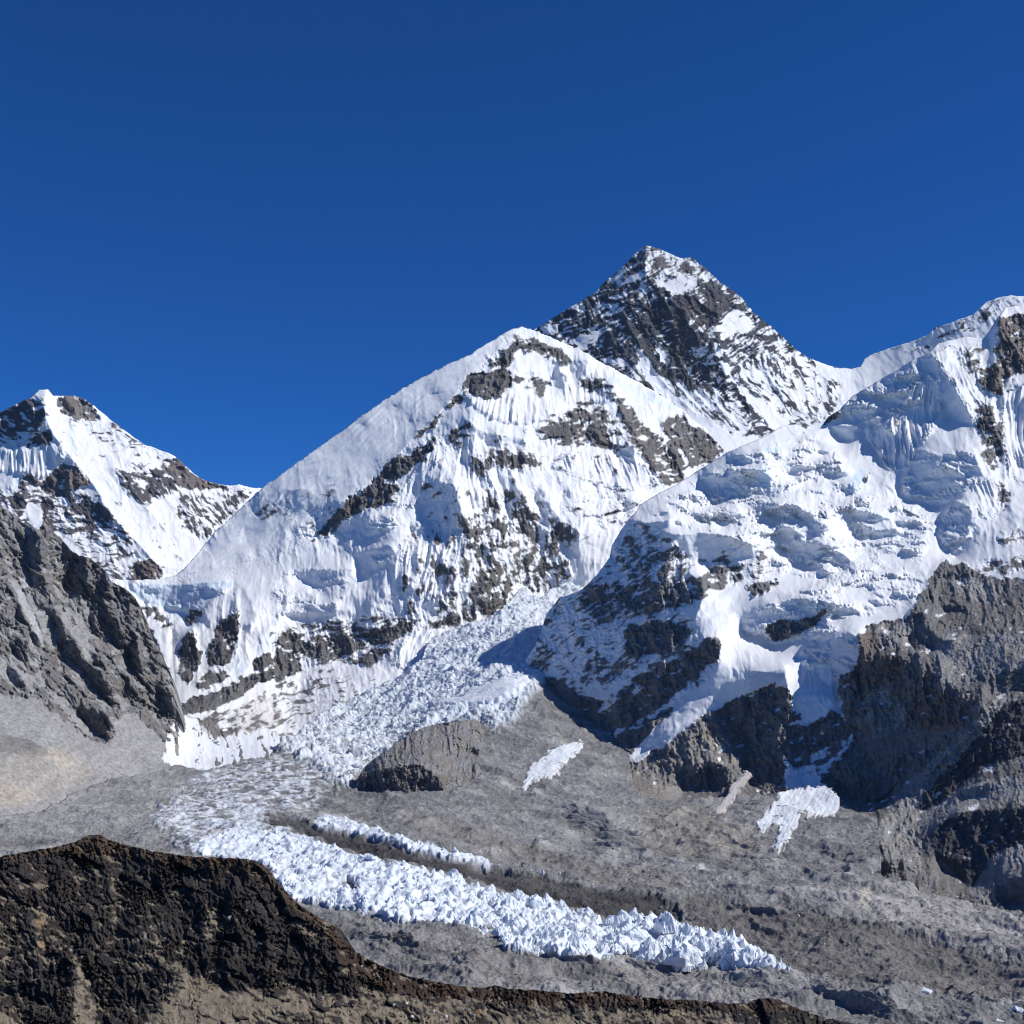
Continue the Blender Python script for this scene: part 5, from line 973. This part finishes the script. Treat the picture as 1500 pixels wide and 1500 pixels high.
# ------------------------------------------------------------------ snow patches lying on the slopes, each a sheet of its own with thickness
mat_snow = ground_mat("old_snow", .2, bump=.4, vary=.1, bump_dist=1.5)
def patch(sh, poly, label, thick, streakdeg=0, dz=False, col=(.83, .86, .89), dirt=0.25, jag=4., over=None):
    sl, m = sh.mask(poly, 10, jag)
    X, Y = sh.X[sl], sh.Y[sl]
    n = ridged(*[q / w for q, w in zip(rot(X, Y, streakdeg), (40, 5))], 3, seed=130 + streakdeg)
    m = smooth(.15, .75, m + .5 * (m * (1 - m) * 4) ** .5 * (sh.jn2[sl] * .6 + 1.2 * (n - .45)))
    hgt = (np.minimum(m * 1.4, 1) * 1.25 - .25) * thick * .4 + .18 * thick * (n - .4) * m + .25 * thick * sh.jn[sl] * m
    D = sh.D[sl]
    if over is not None:
        Do = over.sample(over.D, np.minimum(X, over.xs[-1]), Y)
        D = mix(D, np.minimum(D, Do), smooth(over.xs[-1] + 12, over.xs[-1] - 6, X)); D = mix(D, blur(D, 6), .9)
    D = D - (0 if dz else 1) * hgt * .8
    z0 = (sh.dz[sl] if dz else 0)
    if dz: z0 = mix(z0, blur(np.asarray(z0), 5), .8 * m) + hgt * .8
    Pt = np.stack([D * (X - CX) / F, D, D * (HZ - Y) / F + z0], -1)
    keep = (m > .04); f = keep[:-1, :-1] | keep[1:, 1:] | keep[1:, :-1] | keep[:-1, 1:]
    Hh, W = X.shape; idx = np.arange(Hh * W).reshape(Hh, W)
    qd = np.stack([idx[:-1, :-1], idx[1:, :-1], idx[1:, 1:], idx[:-1, 1:]], -1)[f]
    use = np.unique(qd); mp = np.zeros(Hh * W, np.int32); mp[use] = np.arange(len(use))
    c = np.zeros((Hh, W, 3), np.float32); c[:] = col
    dd = smooth(.45, .8, .5 + .5 * fbm(*[q / w for q, w in zip(rot(X, Y, streakdeg), (34, 5))], 4, seed=131)) * dirt + .7 * smooth(.9, .2, m + .25 * sh.jn2[sl])
    c = mix(c, np.array((.4, .36, .32), np.float32), dd[..., None])
    o = link_mesh("snow_patch", Pt.reshape(-1, 3)[use], mp[qd], c.reshape(-1, 3)[use], mat_snow, dd.reshape(-1)[use])
    return tag(o, label, "snow patch")
patch(shoulder, Dd(716, 340, 735, 250, 760, 172, 800, 145, 860, 160, 900, 210, 940, 250, 1000, 240, 1050, 205, 1090, 235, 1150, 190, 1190, 215, 1232, 250, 1215, 295, 1190, 330, 1140, 325, 1080, 345, 1040, 375, 1000, 362, 940, 385, 890, 392, 860, 372, 800, 388, 760, 375), "large white avalanche snow cone at the foot of the gully left of the icefall", 16, 80, dirt=.3, over=left_ridge)
patch(v, E(800, 462, 812, 410, 850, 352, 940, 290, 1045, 252, 1062, 268, 1030, 310, 1000, 345, 975, 360, 940, 400, 915, 430, 900, 405, 870, 432, 850, 420), "white snow streak fanning down brown scree below the shadowed spur", 7, -38, dz=True)
patch(v, Ff(318, 632, 350, 590, 392, 545, 440, 482, 520, 462, 600, 448, 642, 460, 690, 520, 672, 560, 650, 582, 600, 575, 560, 585, 520, 572, 505, 610, 488, 645, 455, 715, 430, 742, 395, 735, 410, 690, 440, 640, 400, 625, 360, 645), "forked white snow patch spread on scree under the dark cliff", 7, -60, dz=True)
patch(v, Ff(138, 582, 165, 535, 220, 465, 268, 392, 300, 388, 285, 425, 250, 465, 215, 515, 190, 555, 160, 575), "thin slanting snow strip on scree left of the forked snow patch", 5, -52, dz=True, dirt=.6, jag=2, col=(.6, .56, .53))
patch(massif, Ff(445, 412, 500, 385, 560, 358, 582, 378, 540, 398, 490, 415), "small snow ledge directly above the forked snow patch", 6, -20)

# ------------------------------------------------------------------ ice pinnacles, each its own object
rnd = random.Random(5)
mat_ice = bpy.data.materials.new("glacier_ice"); mat_ice.use_nodes = True
n_, l_ = mat_ice.node_tree.nodes, mat_ice.node_tree.links
bs = n_["Principled BSDF"]; tcn = n_.new("ShaderNodeTexCoord"); nzn = n_.new("ShaderNodeTexNoise"); nzn.inputs["Scale"].default_value = 3.2; nzn.inputs["Detail"].default_value = 5
rmp = n_.new("ShaderNodeValToRGB"); rmp.color_ramp.elements[0].position = .3; rmp.color_ramp.elements[0].color = (.55, .63, .70, 1); rmp.color_ramp.elements[1].position = .6; rmp.color_ramp.elements[1].color = (.82, .85, .88, 1)
l_.new(tcn.outputs["Object"], nzn.inputs["Vector"]); l_.new(nzn.outputs["Fac"], rmp.inputs["Fac"]); l_.new(rmp.outputs["Color"], bs.inputs["Base Color"])
bs.inputs["Roughness"].default_value = .4; bs.inputs["Specular IOR Level"].default_value = .3
def serac_mesh(i):
    """a fin of ice: steep broken sides, a jagged top with several points"""
    rs = np.random.RandomState(100 + i)
    nx, ny = 19, 13
    gx, gy = np.meshgrid(np.linspace(-1, 1, nx), np.linspace(-1, 1, ny))
    gx = gx + rs.uniform(-.03, .03, gx.shape); gy = gy + rs.uniform(-.05, .05, gy.shape)
    px_ = np.linspace(-1, 1, 9); hp = rs.uniform(.35, 1., 9) * (1 - .75 * np.abs(px_) ** 2.2); hp[rs.randint(3, 6)] = 1.
    ridge = np.interp(gx, px_, hp)
    cy = .35 * np.interp(gx, px_, rs.uniform(-1, 1, 9))
    d = np.clip(np.abs(gy - cy) / (1 + np.abs(cy)), 0, 1)
    z = ridge * (1 - d ** rs.uniform(.9, 1.7))
    z = z + .16 * cells(gx * 2.2 + i, gy * 2.2, 3 + i) * (z > .05) + .05 * cells(gx * 5 + i, gy * 5, 5 + i)
    z = np.clip(z, 0, 1.05); edge = (np.abs(gx) > .97) | (np.abs(gy) > .97); z[edge] = -.25
    X_ = gx * .62; Y_ = gy * rs.uniform(.4, .6); sh_ = rs.uniform(-.2, .2, 2); X_ = X_ + sh_[0] * z; Y_ = Y_ + sh_[1] * z
    me = bpy.data.meshes.new("ice_pinnacle"); bm = bmesh.new()
    vs = [bm.verts.new((X_[a, b], Y_[a, b], z[a, b])) for a in range(ny) for b in range(nx)]
    for a in range(ny - 1):
        for b in range(nx - 1):
            q = [vs[a * nx + b], vs[a * nx + b + 1], vs[(a + 1) * nx + b + 1], vs[(a + 1) * nx + b]]
            bm.faces.new(q[:3]); bm.faces.new([q[0], q[2], q[3]])
    rim = [vs[b] for b in range(nx)] + [vs[a * nx + nx - 1] for a in range(1, ny)] + [vs[(ny - 1) * nx + b] for b in range(nx - 2, -1, -1)] + [vs[a * nx] for a in range(ny - 2, 0, -1)]
    bm.faces.new(rim[::-1])
    bm.to_mesh(me); bm.free(); me.materials.append(mat_ice)
    return me
SER = [serac_mesh(i) for i in range(14)]
def pinnacle(px, py, h, label, group=None, wide=1.35):
    p, d = vpoint(px, py)
    o = bpy.data.objects.new("ice_pinnacle", SER[rnd.randrange(len(SER))]); COL.objects.link(o)
    o.location = p - Vector((0, 0, h * .12)); o.rotation_euler = (0, 0, rnd.uniform(0, 6.28)); w = h * wide * rnd.uniform(.8, 1.3)
    o.scale = (w, w * rnd.uniform(.7, 1.2), h)
    return tag(o, label, "ice pinnacle", group)
pinnacle(796, 1283, 11, "lone ice pinnacle standing in brown rubble beyond the thin ice ribbon's end", wide=.55)
pinnacle(778, 1279, 3.0, "tiny ice block just left of the lone ice pinnacle")
pinnacle(820, 1283, 3.4, "low ice block just right of the lone ice pinnacle", wide=1.1)
pinnacle(1143, 1421, 15, "detached blue-grey ice block at the very end of the bright ice band", wide=.75)
pinnacle(1155, 1422, 9, "small ice block touching the last detached block of the bright ice band", wide=.8)
for px, py, hh in ((1012, 1404, 15), (1030, 1411, 12), (1046, 1404, 19), (1062, 1412, 13), (1078, 1410, 17), (1093, 1416, 14), (1106, 1412, 16), (1118, 1419, 13), (1127, 1416, 10), (1034, 1398, 21), (1000, 1412, 12)):
    pinnacle(px, py, hh, "tall sharp ice pinnacle near the tapering end of the ice band", "pinnacles of the tapering ice band", wide=1.2)
for px, py, hh, lb in ((1353, 1448, 4.5, "dirty ice outcrop in the rubble hollow near the bottom right"), (1462, 1483, 3, "low white ice lens in rubble at the bottom right edge"), (1492, 1475, 4, "ice outcrop cut by the right edge of the photo in grey rubble")):
    pinnacle(px, py, hh, lb, wide=2.6)
cand = np.argwhere((ice > .8) & (v.X > 380) & (v.Y > 1195))
wgt = np.clip((v.Y[cand[:, 0], cand[:, 1]] - 1180) / 200, .12, 1.) ** 1.2
rs = np.random.RandomState(3); pick = rs.choice(len(cand), 2600, replace=False, p=wgt / wgt.sum())
spots = []
for i in pick:
    px, py = float(v.X[tuple(cand[i])]), float(v.Y[tuple(cand[i])])
    d = float(v.D[tuple(cand[i])]); q = (d * (px - CX) / F, d)
    gap = 15 if d < 1600 else 19
    if all((q[0] - a) ** 2 + ((q[1] - b) * .7) ** 2 > gap * gap for a, b, _, _, _ in spots):
        spots.append((q[0], q[1], px, py, d))
    if len(spots) >= 285: break
for _, _, px, py, d in spots:
    inrib = py < 1285 and px > 455 and float(v.sample(ribn, px, py)) > .5
    if inrib: lab, gr, hh = "small white ice pinnacle in the thin ice ribbon along the dark rubble", "pinnacles of the thin ice ribbon", rnd.uniform(4, 10)
    elif px < 640: lab, gr, hh = "crowded ice pinnacle in the upper bright ice band by the dark hillside", "pinnacles of the upper ice band", rnd.uniform(4, 9)
    elif px < 900: lab, gr, hh = "jagged white ice pinnacle in the middle of the bright ice band", "pinnacles of the middle ice band", rnd.uniform(5, 15)
    else: lab, gr, hh = "tall sharp ice pinnacle near the tapering end of the ice band", "pinnacles of the tapering ice band", rnd.uniform(8, 21)
    pinnacle(px, py, hh, lab, gr)

# ------------------------------------------------------------------ boulders
def rock_mat(name, c):
    m = bpy.data.materials.new(name); m.use_nodes = True
    n, l = m.node_tree.nodes, m.node_tree.links; b = n["Principled BSDF"]; tc = n.new("ShaderNodeTexCoord"); nz = n.new("ShaderNodeTexNoise"); nz.inputs["Scale"].default_value = 4; nz.inputs["Detail"].default_value = 6
    r = n.new("ShaderNodeValToRGB"); r.color_ramp.elements[0].color = (c[0] * .55, c[1] * .55, c[2] * .55, 1); r.color_ramp.elements[1].color = (c[0] * 1.35, c[1] * 1.35, c[2] * 1.35, 1); r.color_ramp.elements[0].position = .3; r.color_ramp.elements[1].position = .7
    l.new(tc.outputs["Object"], nz.inputs["Vector"]); l.new(nz.outputs["Fac"], r.inputs["Fac"]); l.new(r.outputs["Color"], b.inputs["Base Color"]); b.inputs["Roughness"].default_value = .95; b.inputs["Specular IOR Level"].default_value = .1
    return m
RM = {"grey": rock_mat("grey_stone", (.27, .25, .23)), "dark": rock_mat("dark_stone", (.07, .06, .052)), "orange": rock_mat("orange_stone", (.42, .25, .12)), "pale": rock_mat("pale_stone", (.6, .57, .53))}
def boulder_mesh(i, m):
    rs_ = random.Random(300 + i); me = bpy.data.meshes.new("boulder"); bm = bmesh.new(); bmesh.ops.create_icosphere(bm, subdivisions=3, radius=1)
    pl = [(Vector((rs_.gauss(0, 1), rs_.gauss(0, 1), rs_.gauss(0, 1))).normalized(), rs_.uniform(.55, .9)) for _ in range(11)]
    for q in bm.verts:
        for n, d in pl:
            t = q.co.dot(n)
            if t > d: q.co -= n * (t - d)
        q.co *= 1 + rs_.uniform(-.025, .025)
    bm.to_mesh(me); bm.free(); me.materials.append(m); return me
BM = {k: [boulder_mesh(i + 10 * j, RM[k]) for i in range(6)] for j, k in enumerate(RM)}
def boulder(p, r, kind, label, group=None):
    o = bpy.data.objects.new("boulder", BM[kind][rnd.randrange(6)]); COL.objects.link(o)
    o.location = p; o.rotation_euler = (rnd.uniform(0, 6), rnd.uniform(0, 6), rnd.uniform(0, 6)); o.scale = (r * rnd.uniform(.8, 1.3), r * rnd.uniform(.8, 1.2), r * rnd.uniform(.6, 1.))
    return tag(o, label, "boulder", group)
def fpoint(px, py):
    d = float(fore.sample(fore.D, px, py)); return Vector((d * (px - CX) / F, d, d * (HZ - py) / F))
boulder(fpoint(700, 1485), 1.7, "orange", "orange-brown boulder on the tan slope at the bottom edge")
boulder(fpoint(635, 1482), 1.1, "pale", "pale whitish boulder on the tan slope left of the orange boulder")
boulder(fpoint(715, 1484), 1.3, "dark", "dark boulder touching the orange boulder's right side")
for i in range(70):
    px = rnd.uniform(520, 1200); py = float(np.interp(px, fore.xs, fore.top)) + rnd.uniform(16, 60)
    if py > 1499: continue
    boulder(fpoint(px, py), rnd.choice((.35, .5, .5, .7, 1.0)), rnd.choice(("grey", "grey", "dark", "grey", "pale")), "small stone scattered on the tan slope below the red-brown crest", "stones on the tan foreground slope")
for i in range(90):
    px = rnd.uniform(5, 560); py = float(np.interp(px, fore.xs, fore.top)) + 10 + 250 * rnd.random() ** 1.2
    if py > 1495: continue
    boulder(fpoint(px, py), rnd.choice((.5, .6, .8, 1.0, 1.5)), rnd.choice(("dark", "dark", "grey")), "loose rock resting on the dark hillside in front of the glacier", "rocks on the dark hillside")
for i in range(130):
    px = rnd.uniform(430, 1250); py = rnd.uniform(1190, 1470)
    if float(v.sample(ice, px, py)) > .1 or py > float(np.interp(px, fore.xs, fore.top)) - 6 or py < float(np.interp(px, v.xs, v.top)) + 14: continue
    p, d = vpoint(px, py)
    lower_ = py > float(np.interp(px, [420, 700, 1160, 1250], [1330, 1400, 1425, 1440]))
    boulder(p, rnd.choice((.9, 1.1, 1.5, 2.0)) * d / 1700, rnd.choice(("grey", "pale", "dark")), "boulder in the grey rubble between the bright ice band and the hillside" if lower_ else "boulder on the brown rubble slope above the ice bands", "boulders below the ice band" if lower_ else "boulders above the ice bands")
for i in range(90):
    px = rnd.uniform(900, 1490); py = rnd.uniform(1200, 1480)
    if float(v.sample(ice, px, py)) > .2 or py > float(np.interp(px, fore.xs, fore.top)) - 8 or py < float(np.interp(px, v.xs, v.top)) + 12: continue
    p, d = vpoint(px, py)
    boulder(p, rnd.choice((1.2, 1.6, 2.2, 3.0)) * d / 1700, rnd.choice(("grey", "grey", "pale", "dark")), "rubble boulder lying on the grey moraine right of the ice band", "boulders on the moraine")

# ------------------------------------------------------------------ the thin air between here and the far peaks
HZD = 5e-6
lo = np.array([1e9] * 3); hi = -lo
for o in COL.objects:
    if o.type == 'MESH' and len(o.data.vertices) > 3000:
        n = len(o.data.vertices); c = np.empty(n * 3, np.float32); o.data.vertices.foreach_get("co", c); c = c.reshape(-1, 3)
        lo = np.minimum(lo, c.min(0)); hi = np.maximum(hi, c.max(0))
lo = np.minimum(lo, (-50, -60, -50)) - (20, 0, 1); hi = hi + (20, 20, 8)
if HZD > 0:
    me = bpy.data.meshes.new("haze"); bm = bmesh.new(); bmesh.ops.create_cube(bm, size=1.0)
    for q in bm.verts: q.co = Vector([(lo[i] + hi[i]) / 2 + q.co[i] * (hi[i] - lo[i]) for i in range(3)])
    bm.to_mesh(me); bm.free()
    hm = bpy.data.materials.new("air"); hm.use_nodes = True; hn, hl = hm.node_tree.nodes, hm.node_tree.links
    hn.remove(hn["Principled BSDF"]); pv = hn.new("ShaderNodeVolumePrincipled"); pv.inputs["Color"].default_value = (.5, .7, 1, 1); pv.inputs["Density"].default_value = HZD; pv.inputs["Anisotropy"].default_value = 0.0
    hl.new(pv.outputs["Volume"], hn["Material Output"].inputs["Volume"]); me.materials.append(hm)
    ho = bpy.data.objects.new("haze", me); COL.objects.link(ho); tag(ho, kind="stuff")
